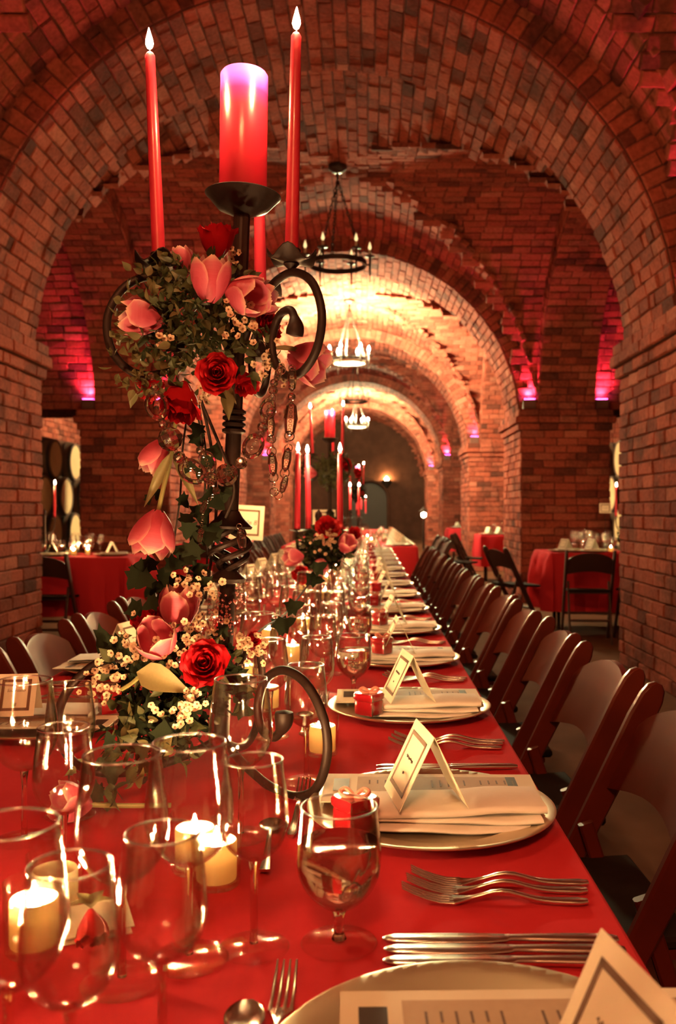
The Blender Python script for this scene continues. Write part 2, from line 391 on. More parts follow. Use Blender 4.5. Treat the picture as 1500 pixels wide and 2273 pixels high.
def lay(fn, s0, s1, t0, t1, pitch=0.095, L=0.235, gap=0.009, clip=None, toward=(XC, 0, 2.0), seed=0, toward_y=None):
    """rows of bricks on the surface fn(s along a course, t across the courses)"""
    r = random.Random(seed); nt = max(1, round((t1 - t0) / pitch)); pt = (t1 - t0) / nt; ns = max(1, round((s1 - s0) / L)); ls = (s1 - s0) / ns
    A = []
    for i in range(nt):
        cuts = [s0]; x = s0 + (ls / 2 if i % 2 else ls) + r.uniform(-0.02, 0.02)
        while x < s1 - 0.05:
            cuts.append(x + r.uniform(-0.018, 0.018)); x += ls * (1 if r.random() > 0.12 else 0.5)
        cuts.append(s1)
        for a, b in zip(cuts[:-1], cuts[1:]): A.append(((a + b) / 2, t0 + (i + 0.5) * pt, b - a, pt))
    A = np.array(A); s, t = A[:, 0], A[:, 1]; e = 1e-3
    p = fn(s, t); u = (fn(s + e, t) - fn(s - e, t)) / (2 * e); v = (fn(s, t + e) - fn(s, t - e)) / (2 * e)
    lu = np.linalg.norm(u, axis=1, keepdims=True); lv = np.linalg.norm(v, axis=1, keepdims=True)
    L_, H_ = A[:, 2] * lu[:, 0] - gap, A[:, 3] * lv[:, 0] - gap
    u = u / lu; n = np.cross(u, v / lv); n /= np.linalg.norm(n, axis=1, keepdims=True); v = np.cross(n, u)
    tw = np.array(toward, float)[None].repeat(len(p), 0)
    if toward_y is not None: tw[:, 1] = toward_y
    else: tw[:, 1] = p[:, 1]
    flip = ((tw - p) * n).sum(1) < 0
    n[flip] *= -1; u[flip] *= -1
    if clip is not None:
        k = clip(p); p, u, v, n, L_, H_ = p[k], u[k], v[k], n[k], L_[k], H_[k]
    rr = np.random.RandomState(seed + 1); q = len(p)
    p = p + n * rr.uniform(-0.005, 0.006, (q, 1))
    a = rr.normal(0, 0.02, (q, 1)); u2 = u * np.cos(a) + v * np.sin(a); v2 = v * np.cos(a) - u * np.sin(a)
    b = rr.normal(0, 0.022, (q, 1)); n2 = n + v2 * b; n2 /= np.linalg.norm(n2, axis=1, keepdims=True); v2 = np.cross(n2, u2)
    return p, u2, v2, n2, L_, H_

def place_bricks(owner, sets, most=300):
    p, u, v, n, L_, H_ = [np.concatenate([s[i] for s in sets]) for i in range(6)]
    def proj(q):
        y = np.maximum(q[:, 1], 0.05); return np.stack([VX + q[:, 0] * F / y, VY - (q[:, 2] - CZ) * F / y], 1)
    c = proj(p); a = np.linalg.norm(proj(p + u * L_[:, None] / 2) - proj(p - u * L_[:, None] / 2), axis=1)
    b = np.linalg.norm(proj(p + v * H_[:, None] / 2) - proj(p - v * H_[:, None] / 2), axis=1)
    face = ((np.array([0, 0, CZ]) - p) * n).sum(1) > 0
    ok = face & (p[:, 1] > 0.6) & (c[:, 0] > -15) & (c[:, 0] < 1515) & (c[:, 1] > -15) & (c[:, 1] < 1560) & (np.minimum(a, b) > 8) & (np.maximum(a, b) > 11)
    sc = np.where(ok, a * b, -1); order = np.argsort(-sc)[:most]; pick = order[sc[order] > 0]
    rnd = np.random.RandomState(len(p)); var = rnd.randint(0, 8, len(p))
    for i in pick:
        o = bpy.data.objects.new('brick', BRICK_MESH[var[i]]); COL.objects.link(o); o.parent = owner
        M = np.eye(4); M[:3, 0] = u[i] * L_[i]; M[:3, 1] = v[i] * H_[i]; M[:3, 2] = n[i]; M[:3, 3] = p[i]
        o.matrix_basis = Matrix(M.tolist())
    rest = np.setdiff1d(np.arange(len(p)), pick)
    if len(rest):
        V = BT_V[var[rest]]
        X = p[rest][:, None] + u[rest][:, None] * (V[:, :, 0:1] * L_[rest][:, None, None]) + v[rest][:, None] * (V[:, :, 1:2] * H_[rest][:, None, None]) + n[rest][:, None] * V[:, :, 2:3]
        nf = (BT_F[None] + (np.arange(len(rest)) * 12)[:, None, None]).reshape(-1, 4)
        me = bpy.data.meshes.new('brickwork'); me.from_pydata(X.reshape(-1, 3).tolist(), [], nf.tolist()); me.materials.append(MATS['brick_clay']); me.update()
        o = obj('brickwork', me, owner); o['kind'] = 'stuff'

def backing(mb, fn, s0, s1, t0, t1, ns, nt):
    ss, tt = np.linspace(s0, s1, ns), np.linspace(t0, t1, nt)
    g = [fn(np.full(nt, s), tt) for s in ss]
    mb.grid([[tuple(q) for q in row] for row in g])
def st(*a): return np.stack(np.broadcast_arrays(*a), -1).astype(float)
A0 = math.asin((IMP - ZC) / R)

STRUCT_LABEL = {}
def structure(name, mb, label, cat, smooth=True, mat='mortar'):
    o = mb.build(name, mat, None, smooth, 30); tag(o, label, cat, None, 'structure'); return o
WHERE = ['nearest', 'second', 'third', 'fourth', 'fifth', 'farthest']

# transverse arches
for k, yp in enumerate(pier_y):
    ya, yb = yp + 0.15, yp + PT - 0.15
    sof = lambda s, t: st(XC + R * np.cos(t / R), s, ZC + R * np.sin(t / R))
    mb = MB(); backing(mb, sof, ya, yb, A0 * R, (PI - A0) * R, 3, 60); sets = []
    sets.append(lay(sof, ya, yb, A0 * R, (PI - A0) * R, toward=(XC, 0, 1.0), seed=10 + k))
    for yf, ty in ((ya, -99), (yb, 99)):
        fac = lambda s, t, yf=yf: st(XC + s * np.cos(t / R), np.full_like(s, yf), ZC + s * np.sin(t / R))
        backing(mb, fac, R, R + 0.42, A0 * R, (PI - A0) * R, 2, 60)
        sets.append(lay(fac, R + 0.005, R + 0.25, A0 * R, (PI - A0) * R, L=0.24, toward=(XC, 0, ZC), toward_y=ty, seed=30 + k))
    o = structure('trim_%d' % (k + 1), mb, '%s brick transverse arch spanning the cellar nave' % WHERE[k], 'arch')
    place_bricks(o, sets, 300 if k < 2 else (150 if k == 2 else 0))

# groin vault webs of each bay
for k, yc in enumerate(bay_y):
    fa = lambda s, t: st(XC + RW * np.cos(t / RW), s, ZC + BW * np.sin(t / RW))
    fb = lambda s, t: st(s, yc + YW * np.cos(t / YW), ZC + BW * np.sin(t / YW))
    ca = lambda p: np.abs(p[:, 0] - XC) < np.abs(p[:, 1] - yc) * RW / YW + 0.11
    cb = lambda p: np.abs(p[:, 1] - yc) < np.abs(p[:, 0] - XC) * YW / RW + 0.11
    z0 = math.asin((IMP - ZC) / BW)
    mb = MB(); n = 40
    for sg in (-1, 1):
        rows = []
        for i in range(n + 1):
            th = z0 + (PI - 2 * z0) * i / n; x = RW * math.cos(th); z = ZC + BW * math.sin(th); lo = abs(x) * YW / RW
            rows.append([(XC + x, yc + sg * (lo + (YW - lo) * j / 6), z) for j in range(7)])
        mb.grid(rows); rows = []
        for i in range(n + 1):
            th = z0 + (PI - 2 * z0) * i / n; y = YW * math.cos(th); z = ZC + BW * math.sin(th); lo = abs(y) * RW / YW
            rows.append([(XC + sg * (lo + (RW - lo) * j / 6), yc + y, z) for j in range(7)])
        mb.grid(rows)
    sets = []
    for sg in (-1, 1):
        y1, y2 = sorted((yc + sg * 0.05, yc + sg * YW))
        sets.append(lay(fa, y1, y2, z0 * RW, (PI - z0) * RW, clip=ca, toward=(XC, 0, 1.0), seed=50 + k))
        x1, x2 = sorted((XC + sg * 0.05, XC + sg * RW))
        sets.append(lay(fb, x1, x2, z0 * YW, (PI - z0) * YW, clip=cb, toward=(XC, 0, 1.0), toward_y=yc, seed=60 + k))
    o = structure('ceiling' if k == 0 else 'ceiling.%03d' % k, mb, '%s brick groin vault above the long table' % WHERE[k], 'vault')
    place_bricks(o, sets, 300 if k < 2 else (200 if k == 2 else 0))

# longitudinal arches between the piers, aisle vaults, outer walls, piers
HL = YW - 0.15
RISE = 2.15
for side, sname in ((-1, 'left'), (1, 'right')):
    for k, yc in enumerate(bay_y[:5]):
        xa, xb = sorted((XC + side * RW, XC + side * 3.12))
        fl = lambda s, t: st(s, yc + HL * np.cos(t / HL), ZC + RISE * np.sin(t / HL))
        mb = MB(); backing(mb, fl, xa, xb, A0 * HL, (PI - A0) * HL, 2, 50); sets = [lay(fl, xa, xb, A0 * HL, (PI - A0) * HL, toward=(XC, 0, 1.2), toward_y=yc, seed=80 + k)]
        xf = XC + side * RW
        ff = lambda s, t: st(np.full_like(s, xf), yc + s * np.cos(t / HL), ZC + s * np.sin(t / HL) * RISE / HL)
        backing(mb, ff, HL, HL + 0.3, A0 * HL, (PI - A0) * HL, 2, 50)
        sets.append(lay(ff, HL + 0.004, HL + 0.22, A0 * HL, (PI - A0) * HL, L=0.24, toward=(XC, 0, ZC), seed=90 + k))
        xa2, xb2 = sorted((XC + side * 3.12, XC + side * AX))
        fw = lambda s, t: st(s, yc + (YW + 0.02) * np.cos(t / YW), ZC + BW * np.sin(t / YW))
        backing(mb, fw, xa2, xb2, A0 * YW, (PI - A0) * YW, 2, 50)
        if k < 3: sets.append(lay(fw, xa2, xb2, A0 * YW, (PI - A0) * YW, toward=(XC, 0, 1.2), toward_y=yc, seed=85 + k))
        o = structure('trim_%d' % (10 + k + (0 if side < 0 else 10)), mb, '%s side arch and aisle vault on the %s of the nave' % (WHERE[k], sname), 'arch')
        place_bricks(o, sets, 250 if k == 1 else (120 if k == 2 else 0))
    for k, yp in enumerate(pier_y):
        xi, xo = XC + side * R, XC + side * PO; mb = MB(); zb = IMP - 0.26
        mb.box(((xi + xo) / 2, yp + PT / 2, zb / 2), (abs(xo - xi) - 0.004, PT - 0.004, zb))
        # body above the impost, behind the arches
        mb.box(((xi + xo) / 2 + side * 0.14, yp + PT / 2, IMP + 0.3), (abs(xo - xi) - 0.42, PT - 0.34, 0.62))
        sets = []
        f1 = lambda s, t: st(np.full_like(s, xi), s, t); sets.append(lay(f1, yp, yp + PT, 0, zb, seed=100 + k, toward=(XC, 0, 1)))
        x1, x2 = sorted((xi, xo))
        f2 = lambda s, t: st(s, np.full_like(s, yp), t); sets.append(lay(f2, x1, x2, 0, zb, L=0.25, seed=110 + k, toward_y=-99))
        f3 = lambda s, t: st(np.full_like(s, xo), s, t); sets.append(lay(f3, yp, yp + PT, 0, zb, seed=120 + k, toward=(XC + side * 9, 0, 1)))
        f4 = lambda s, t: st(s, np.full_like(s, yp + PT), t); sets.append(lay(f4, x1, x2, 0, zb, L=0.25, seed=130 + k, toward_y=99))
        # impost: three courses stepping out
        for j, pr in enumerate((0.028, 0.062, 0.034)):
            za, zc2 = zb + j * 0.087, zb + j * 0.087 + 0.087
            mb.box(((xi + xo) / 2, yp + PT / 2, (za + zc2) / 2), (abs(xo - xi) + 2 * pr - 0.006, PT + 2 * pr - 0.006, 0.086))
            g1 = lambda s, t: st(np.full_like(s, xi - side * pr), s, t); sets.append(lay(g1, yp - pr, yp + PT + pr, za, zc2, seed=140 + k + j, toward=(XC, 0, 1)))
            g2 = lambda s, t: st(s, np.full_like(s, yp - pr), t); sets.append(lay(g2, x1 - pr, x2 + pr, za, zc2, seed=150 + k + j, toward_y=-99))
            g3 = lambda s, t: st(np.full_like(s, xo + side * pr), s, t); sets.append(lay(g3, yp - pr, yp + PT + pr, za, zc2, seed=160 + k + j, toward=(XC + side * 9, 0, 1)))
        nm = 'wall_%s' % sname
        o = structure(nm if k == 0 else nm + '.%03d' % k, mb, '%s brick pier with stepped impost on the %s of the nave' % (WHERE[k], sname), 'pier', smooth=False)
        place_bricks(o, sets, 300 if k < 3 else 60)
    # outer wall of the aisle
    mb = MB(); xw = XC + side * AX
    mb.box((xw + side * 0.1, 17.0, 2.4), (0.2, 37.0, 4.8))
    fo = lambda s, t: st(np.full_like(s, xw), s, t)
    o = structure('wall_%s_outer' % sname, mb, 'dark brick outer wall of the %s aisle' % sname, 'wall', smooth=False)
    place_bricks(o, [lay(fo, 5.0, 20.0, 0, 4.6, toward=(XC, 0, 1), seed=170)], 60)

# end wall of the cellar, with an arched doorway
YE = bay_y[-1] + YW + 0.3
mb = MB(); dw, dh = 0.75, 1.95; dx = XC + 0.35
mb.box((dx - dw - 3.0, YE + 0.2, 2.5), (6.0, 0.4, 5.0)); mb.box((dx + dw + 3.0, YE + 0.2, 2.5), (6.0, 0.4, 5.0))
prev = None
for i in range(17):
    a = PI * i / 16; x, z = dx + dw * math.cos(a), dh - 0.4 + dw * math.sin(a)
    if prev: mb.add([(prev[0], YE, prev[1]), (x, YE, z), (x, YE, 5.0), (prev[0], YE, 5.0)], [(0, 1, 2, 3)])
    prev = (x, z)
endw = structure('wall_back', mb, 'rough stone end wall of the cellar behind the farthest arch', 'wall', smooth=False, mat='end_wall_stone')
mb = MB(); mb.tube([(dx + dw * math.cos(PI * i / 16), YE - 0.03, dh - 0.4 + dw * math.sin(PI * i / 16)) for i in range(17)], 0.07, 8)
mb.tube([(dx + dw, YE - 0.03, 0), (dx + dw, YE - 0.03, dh - 0.4)], 0.07, 8); mb.tube([(dx - dw, YE - 0.03, 0), (dx - dw, YE - 0.03, dh - 0.4)], 0.07, 8)
mb.build('door_surround', 'end_wall_stone', endw)
mb = MB(); pts = [(dx + dw * math.cos(PI * i / 16), dh - 0.4 + dw * math.sin(PI * i / 16)) for i in range(17)] + [(dx - dw, 0), (dx + dw, 0)]
mb.add([(x, YE + 0.3, z) for x, z in pts], [tuple(range(len(pts)))])
mb.box((dx, YE + 0.26, 1.0), (0.04, 0.05, 2.0)); mb.box((dx + 0.12, YE + 0.25, 1.0), (0.05, 0.05, 0.12))
d_ = mb.build('door_1', 'door_dark', None, False); tag(d_, 'dark arched door in the far end wall', 'door', None, 'structure')

# floor
mb = MB(); n = 24
mb.grid([[(XC - AX + 2 * AX * i / n, -3.0 + 40.0 * j / 40, 0.0) for j in range(41)] for i in range(n + 1)])
fl_ = mb.build('floor', 'floor_stain'); tag(fl_, 'stained brown concrete cellar floor', 'floor', None, 'structure')
# ------------------------------------------------------------------ coloured uplights on the imposts
def uplight(x, y, label, w=UP_W):
    t = thing('uplight', label, 'light', (x, y, IMP + 0.001), 0, 'magenta uplights on the imposts')
    mb = MB(); mb.cbox((0, 0, 0.065), (0.16, 0.09, 0.13), 0.006); mb.build('housing', 'lamp_housing', t, False)
    mb = MB(); mb.box((0, 0, 0.133), (0.13, 0.065, 0.004)); mb.build('lens', 'lens_magenta', t, False)
    l = bpy.data.lights.new('uplight_lamp', 'SPOT'); l.energy = w; l.color = (1.0, 0.06, 0.17); l.spot_size = math.radians(120); l.spot_blend = 0.8; l.shadow_soft_size = 0.04
    lo = bpy.data.objects.new('uplight_lamp', l); COL.objects.link(lo); lo.parent = t; lo.location = (0, 0, 0.145); lo.rotation_euler = (math.radians(180 - 10), 0, 0)
for k, yp in enumerate(pier_y):
    for side, sname in ((-1, 'left'), (1, 'right')):
        uplight(XC + side * 2.31, yp + 0.068, 'magenta uplight on the %s pier, %s side, next to the transverse arch' % (WHERE[k], sname))
        if k < 2: uplight(XC + side * 3.22, yp + 0.068, 'magenta uplight on the %s pier, %s side, at its aisle corner' % (WHERE[k], sname))
# chandeliers
def flame_mesh(name, h, r, mat):
    mb = MB(); mb.lathe([(0.0002, 0), (r * 0.6, h * 0.08), (r, h * 0.26), (r * 0.86, h * 0.45), (r * 0.5, h * 0.70), (r * 0.2, h * 0.9), (0.0002, h)], 12); return mb.mesh(name, mat, True, 0)
BULB_ON = flame_mesh('bulb', 0.085, 0.019, 'bulb_lit'); BULB_DIM = flame_mesh('bulb', 0.085, 0.019, 'bulb_dim'); BULB_OFF_GLOW = flame_mesh('bulb', 0.085, 0.017, 'bulb_off_glow')
def chain_link(w=0.022, l=0.05, r=0.005):
    mb = MB(); pts = []
    for i in range(12):
        a = 2 * PI * i / 12; pts.append((w / 2 * math.cos(a), 0, (l / 2 - w / 2) * (1 if math.sin(a) > 0 else -1) * (1 if abs(math.sin(a)) > 1e-6 else 0) + w / 2 * math.sin(a)))
    mb.tube(pts, r, 6, closed=True); return mb
LINK = chain_link().mesh('chain_link', 'iron')
def chandelier(y, lit, label):
    zr, zt = CZ + 2.46, ZC + BW
    t = thing('chandelier', label, 'chandelier', (XC - 0.02, y, 0), 0, 'iron ring chandeliers hanging from the vault crowns')
    rr = 0.28
    mb = MB(); mb.lathe([(rr, zr - 0.025), (rr + 0.012, zr - 0.025), (rr + 0.012, zr + 0.025), (rr, zr + 0.025)], 40, closed=True); mb.build('ring', 'iron', t)
    if lit:
        mb = MB(); mb.lathe([(rr - 0.03, zr - 0.06), (rr - 0.002, zr - 0.06), (rr - 0.002, zr - 0.03), (rr - 0.03, zr - 0.03)], 40, closed=True); mb.build('lower_band', 'ring_cream', t)
    mb = MB(); mb.lathe([(0.001, zt - 0.09), (0.05, zt - 0.085), (0.09, zt - 0.05), (0.095, zt - 0.01), (0.001, zt)], 24); mb.build('canopy', 'iron', t)
    hub = Vector((0, 0, zt - 0.16)); mb = MB(); mb.tube([(0, 0, zt - 0.09), hub], 0.012, 8); mb.build('hook', 'iron', t)
    for i in range(3):
        a = 2 * PI * i / 3 + 0.35; e = Vector((rr * math.cos(a), rr * math.sin(a), zr + 0.02)); d = hub - e; n = int(d.length / 0.04)
        c = part_empty('chain', t)
        for j in range(n):
            M = Matrix.Translation(e + d * ((j + 0.5) / n)) @ frame(d) @ Matrix.Rotation(PI / 2 * (j % 2) + 0.3, 4, 'Z')
            obj('chain_link', LINK, c, M)
    for i in range(6):
        a = 2 * PI * i / 6 + 0.1; x, yy = (rr + 0.045) * math.cos(a), (rr + 0.045) * math.sin(a)
        mb = MB(); mb.lathe([(0.0005, zr - 0.20), (0.010, zr - 0.06), (0.012, zr + 0.03), (0.012, zr + 0.10), (0.001, zr + 0.10)], 10, Matrix.Translation((x, yy, 0)))
        mb.lathe([(0.012, zr + 0.075), (0.05, zr + 0.085), (0.052, zr + 0.092), (0.012, zr + 0.085)], 16, Matrix.Translation((x, yy, 0)))
        mb.tube([(x * 0.84, yy * 0.84, zr), (x, yy, zr)], 0.009, 6)
        h = mb.build('candle_holder', 'iron', t)
        mb = MB(); mb.lathe([(0.001, zr + 0.09), (0.013, zr + 0.09), (0.013, zr + 0.15), (0.001, zr + 0.15)], 10, Matrix.Translation((x, yy, 0))); mb.build('sleeve', 'ring_cream', h)
        obj('bulb', (BULB_DIM if lit == 2 else BULB_ON) if lit else BULB_OFF_GLOW, h, Matrix.Translation((x, yy, zr + 0.15)))
chandelier(bay_y[1], False, 'unlit black iron ring chandelier on chains, nearest in view')
chandelier(bay_y[2], True, 'brightly lit ring chandelier in the glowing yellow bay')
chandelier(bay_y[3], False, 'small unlit ring chandelier seen through the third arch')
chandelier(bay_y[4], True, 'smallest lit chandelier, just above the far end wall arch')
chandelier(bay_y[0] - PER, 2, 'lit ring chandelier in the bay behind the camera')

# ================================================================== LONG TABLE
TX0, TX1, TYA, TYB = -0.78, 0.25, -0.15, 9.55
def drape(mb, x0, x1, y0, y1, z, drop, fold=0.012, seed=0, step=0.06):
    """one cloth: flat top, rounded edge, hanging sides with soft folds"""
    r = random.Random(seed); ph = [r.uniform(0, 6) for _ in range(6)]
    nx = max(4, int((x1 - x0) / step)); ny = max(4, int((y1 - y0) / step))
    mb.grid([[(x0 + (x1 - x0) * i / nx, y0 + (y1 - y0) * j / ny, z + 0.0008 * math.sin(9 * i / nx + ph[0]) * math.sin(0.7 * j + ph[1])) for j in range(ny + 1)] for i in range(nx + 1)])
    per = [(x0 + (x1 - x0) * i / nx, y0, 0, -1) for i in range(nx + 1)] + [(x1, y0 + (y1 - y0) * j / ny, 1, 0) for j in range(ny + 1)] + \
          [(x1 - (x1 - x0) * i / nx, y1, 0, 1) for i in range(nx + 1)] + [(x0, y1 - (y1 - y0) * j / ny, -1, 0) for j in range(ny + 1)]
    per.append(per[0]); rows = []; s = 0.0; pp = None
    for (x, y, a, b) in per:
        if pp: s += math.hypot(x - pp[0], y - pp[1])
        pp = (x, y); col = []
        for (o, d) in ((0, 0), (0.003, 0.0015), (0.006, 0.006), (0.008, 0.05), (0.010, 0.14), (0.012, 0.5), (0.014, 1.0)):
            dd = d * drop if d >= 0.05 else d
            w = fold * min(1, dd / 0.15) * (math.sin(s * 17 + ph[2]) + 0.6 * math.sin(s * 41 + ph[3]))
            e = o + abs(fold) * min(1, dd / 0.15) * 1.2 + w
            col.append((x + a * e, y + b * e, z - dd))
        rows.append(col)
    mb.grid(rows)
def folding_legs(t, x0, x1, y0, y1, h):
    mb = MB(); mb.cbox(((x0 + x1) / 2, (y0 + y1) / 2, h - 0.018), (x1 - x0, y1 - y0, 0.03), 0.004); mb.build('tabletop', 'wood_dark', t)
    for y in (y0 + 0.3, y1 - 0.3):
        for x in (x0 + 0.12, x1 - 0.12):
            mb = MB(); mb.tube([(x, y, 0), (x, y, h - 0.03)], 0.018, 8); mb.build('leg', 'iron', t)
tb = thing('banquet_table', 'long banquet table hidden under the red tablecloth', 'table', (0, 0, 0)); folding_legs(tb, TX0 + 0.006, TX1 - 0.006, TYA + 0.006, TYB - 0.006, TZ - 0.004)
mb = MB(); drape(mb, TX0, TX1, TYA, TYB, TZ, 0.275, 0.007, 3); tc_ = mb.build('tablecloth', 'cloth_red')
tag(tc_, 'long red tablecloth running down the middle of the nave', 'tablecloth')

# ------------------------------------------------------------------ glasses
def bowl_profile(kind):
    if kind == 'red': return 0.200, 0.036, 0.087, [(0.0035, 0.087), (0.016, 0.091), (0.030, 0.103), (0.0385, 0.119), (0.0405, 0.133), (0.0395, 0.152), (0.0365, 0.175), (0.0335, 0.200)]
    if kind == 'white': return 0.178, 0.0335, 0.083, [(0.0032, 0.083), (0.013, 0.087), (0.025, 0.097), (0.0315, 0.111), (0.033, 0.123), (0.032, 0.140), (0.0295, 0.160), (0.0275, 0.178)]
    return 0.131, 0.0365, 0.033, [(0.0042, 0.033), (0.015, 0.037), (0.029, 0.049), (0.0375, 0.064), (0.0402, 0.079), (0.0398, 0.096), (0.0382, 0.114), (0.0368, 0.131)]
def fine(prof, n=4):
    return [(max(v.x, 0.0002), v.y) for v in smooth_path([(a, b, 0) for a, b in prof], n)]
def make_glass(kind, near=True):
    h, fr, sz, bp = bowl_profile(kind); nm = 'water_goblet' if kind == 'water' else 'wine_glass'; t = 0.0011
    if near:
        root = thing(nm, 'x', 'glass'); out = fine(bp, 4)
        mb = MB(); mb.lathe(out + [(out[-1][0] - t * 0.5, h + 0.0006)] + [(max(r - t, 0.0002), z + (t if i > 0 else t)) for i, (r, z) in list(enumerate(out))[::-1]], 40); mb.build('bowl', 'glass_bowl', root, True, 60)
        mb = MB(); sp = [(0.0042, 0.0055), (0.0036, 0.012), (0.0033, sz * 0.5), (0.0034, sz * 0.85), (0.0055, sz + 0.001), (0.0003, sz + 0.003)]
        if kind == 'water': sp = [(0.0075, 0.0055), (0.0052, 0.010), (0.0045, 0.018), (0.0050, 0.027), (0.009, sz + 0.002), (0.0003, sz + 0.004)]
        mb.lathe([(0.0003, 0.0056)] + sp, 14); mb.build('stem', 'glass_solid', root)
        mb = MB(); mb.lathe([(0.0003, 0.0005), (fr - 0.001, 0.0005), (fr, 0.0012), (fr - 0.001, 0.0020), (fr * 0.5, 0.0034), (0.007, 0.0058), (0.0003, 0.0062)], 36); mb.lathe([(fr - 0.0006 + 0.0009 * math.cos(q * PI / 3), 0.0014 + 0.0009 * math.sin(q * PI / 3)) for q in range(6)], 36, closed=True); mb.build('foot', 'glass_foot', root, True, 60)
        mb = MB(); rr = out[-1][0]; mb.lathe([(rr - 0.0005 + 0.0011 * math.cos(q * PI / 4), h + 0.0002 + 0.0011 * math.sin(q * PI / 4)) for q in range(8)], 40, closed=True); mb.build('rim', 'glass_rim', root, True, 0)
        if kind == 'water':
            ins = [(max(r - t - 0.0004, 0.0003), z + 0.0016) for r, z in out if z < 0.098]
            mb = MB(); mb.lathe(ins + [(ins[-1][0] - 0.0015, ins[-1][1] - 0.0006), (0.0003, ins[-1][1] - 0.0008)], 40); mb.build('water', 'water', root, True, 50)
        return root
    mb = MB(); b2 = [(r, z) for r, z in bp]
    mb.lathe(b2, 14); mb.lathe([(0.004, 0.004), (0.0034, sz * 0.6), (0.0045, sz)], 6); mb.lathe([(fr, 0.001), (fr * 0.5, 0.003), (0.004, 0.006)], 14)
    o = mb.build(nm, 'glass_far', None, True, 60); tag(o, 'x', 'glass')
    if kind == 'water':
        ins = [(r - 0.0012, z + 0.001) for r, z in bp if z < 0.099 and r > 0.01]
        m2 = MB(); m2.lathe([(0.0003, ins[0][1])] + ins + [(0.0003, ins[-1][1])], 14); m2.build('water', 'water', o, True, 50)
    return o
GP = {}; USED = set(); CLEAR = ((-0.232, 1.42, 0.20), (-0.195, 3.62, 0.125), (-0.262, 6.3, 0.20), (-0.17, 9.0, 0.12))
def glass(kind, x, y, label, group=None, z=TZ, near=None):
    if group and 'long table' in group and any(math.hypot(x - a, y - b) < r for a, b, r in CLEAR): return None
    near = (y < 3.3) if near is None else near; key = (kind, near)
    if key not in GP: GP[key] = make_glass(kind, near)
    if key not in USED:
        USED.add(key); o = GP[key]; KIDS[o.name] = list(o.children); o.location = (x, y, z); o['label'] = label
        if group: o['group'] = group
        return o
    return dup(GP[key], label, (x, y, z), random.uniform(0, 6), group)
glass('red', -0.164, 0.83, 'large empty wine glass with a votive flame shining through its bowl', 'near glasses')
glass('white', -0.107, 0.851, 'narrower empty wine glass just behind the front water goblet', 'near glasses')
glass('red', -0.215, 0.79, 'empty wine glass left of the glass in front of the votive', 'near glasses')
glass('white', -0.198, 0.60, 'blurred wine glass in the bottom left corner, in front of the lit votive', 'near glasses')
glass('red', -0.245, 0.615, 'blurred wine glass cut off by the left edge beside the votive', 'near glasses')
glass('white', -0.150, 0.66, 'blurred wine glass base at the bottom edge near the dessert fork', 'near glasses')
glass('red', -0.43, 1.13, 'wine glass at the left edge below the card reading Solorzano', 'near glasses')
glass('white', -0.402, 1.22, 'slender wine glass between the Solorzano card and the flowers', 'near glasses')
glass('red', -0.160, 1.14, 'tall wine glass in front of the red rose of the lower flowers', 'near glasses')
glass('white', -0.093, 1.37, 'wine glass behind the scroll foot of the candelabrum', 'near glasses')
glass('white', -0.33, 0.98, 'wine glass behind the lit votive among the fallen flowers', 'near glasses')
YR = [0.625, 1.212] + [0.64 + 0.6 * k for k in range(2, 15)]
YL = [1.12 + 0.6 * k for k in range(14)]
for k, y in enumerate(YR):
    w = '%s right-hand place setting' % ORD[k]; j = random.uniform
    if k in (0, 1):
        glass('water', -0.027 if k == 0 else -0.0355, 0.86 if k == 0 else 1.419, 'water goblet with a short stem at the ' + w, 'water goblets on the long table'); continue
    glass('water', -0.030 + j(-.006, .006), y + 0.205 + j(-.02, .02), 'water goblet with a short stem at the ' + w, 'water goblets on the long table')
    glass('white', -0.098 + j(-.01, .01), y + 0.15 + j(-.03, .03), 'slender wine glass beside the goblet of the ' + w, 'wine glasses on the long table')
    glass('red', -0.150 + j(-.012, .012), y - 0.05 + j(-.04, .04), 'large wine glass of the ' + w, 'wine glasses on the long table')
    glass('white', -0.095 + j(-.012, .012), y - 0.17 + j(-.03, .03), 'small wine glass nearest the dessert fork of the ' + w, 'wine glasses on the long table')
    if k > 1: glass('white', -0.165 + j(-.012, .012), y - 0.22 + j(-.03, .03), 'second slender wine glass of the ' + w, 'wine glasses on the long table')
    if k > 1:
        glass('red', -0.215 + j(-.015, .015), y + 0.05 + j(-.04, .04), 'large wine glass in the middle row by the ' + w, 'wine glasses on the long table')
for k, y in enumerate(YL):
    if k == 0: continue
    w = '%s left-hand place setting' % ORD[k]; j = random.uniform
    if k > 1: glass('water', -0.50 + j(-.006, .006), y - 0.20 + j(-.02, .02), 'water goblet at the ' + w, 'water goblets on the long table')
    if k > 1: glass('white', -0.43 + j(-.01, .01), y - 0.13 + j(-.03, .03), 'slender wine glass beside the goblet of the ' + w, 'wine glasses on the long table')
    glass('red', -0.385 + j(-.012, .012), y + 0.02 + j(-.04, .04), 'large wine glass of the ' + w, 'wine glasses on the long table')
    glass('white', -0.44 + j(-.012, .012), y + 0.14 + j(-.03, .03), 'small wine glass nearest the plate of the ' + w, 'wine glasses on the long table')
    if k > 1: glass('white', -0.36 + j(-.012, .012), y + 0.22 + j(-.03, .03), 'second slender wine glass of the ' + w, 'wine glasses on the long table')
    if k > 1:
        glass('red', -0.315 + j(-.015, .015), y + 0.1 + j(-.04, .04), 'large wine glass in the middle row by the ' + w, 'wine glasses on the long table')

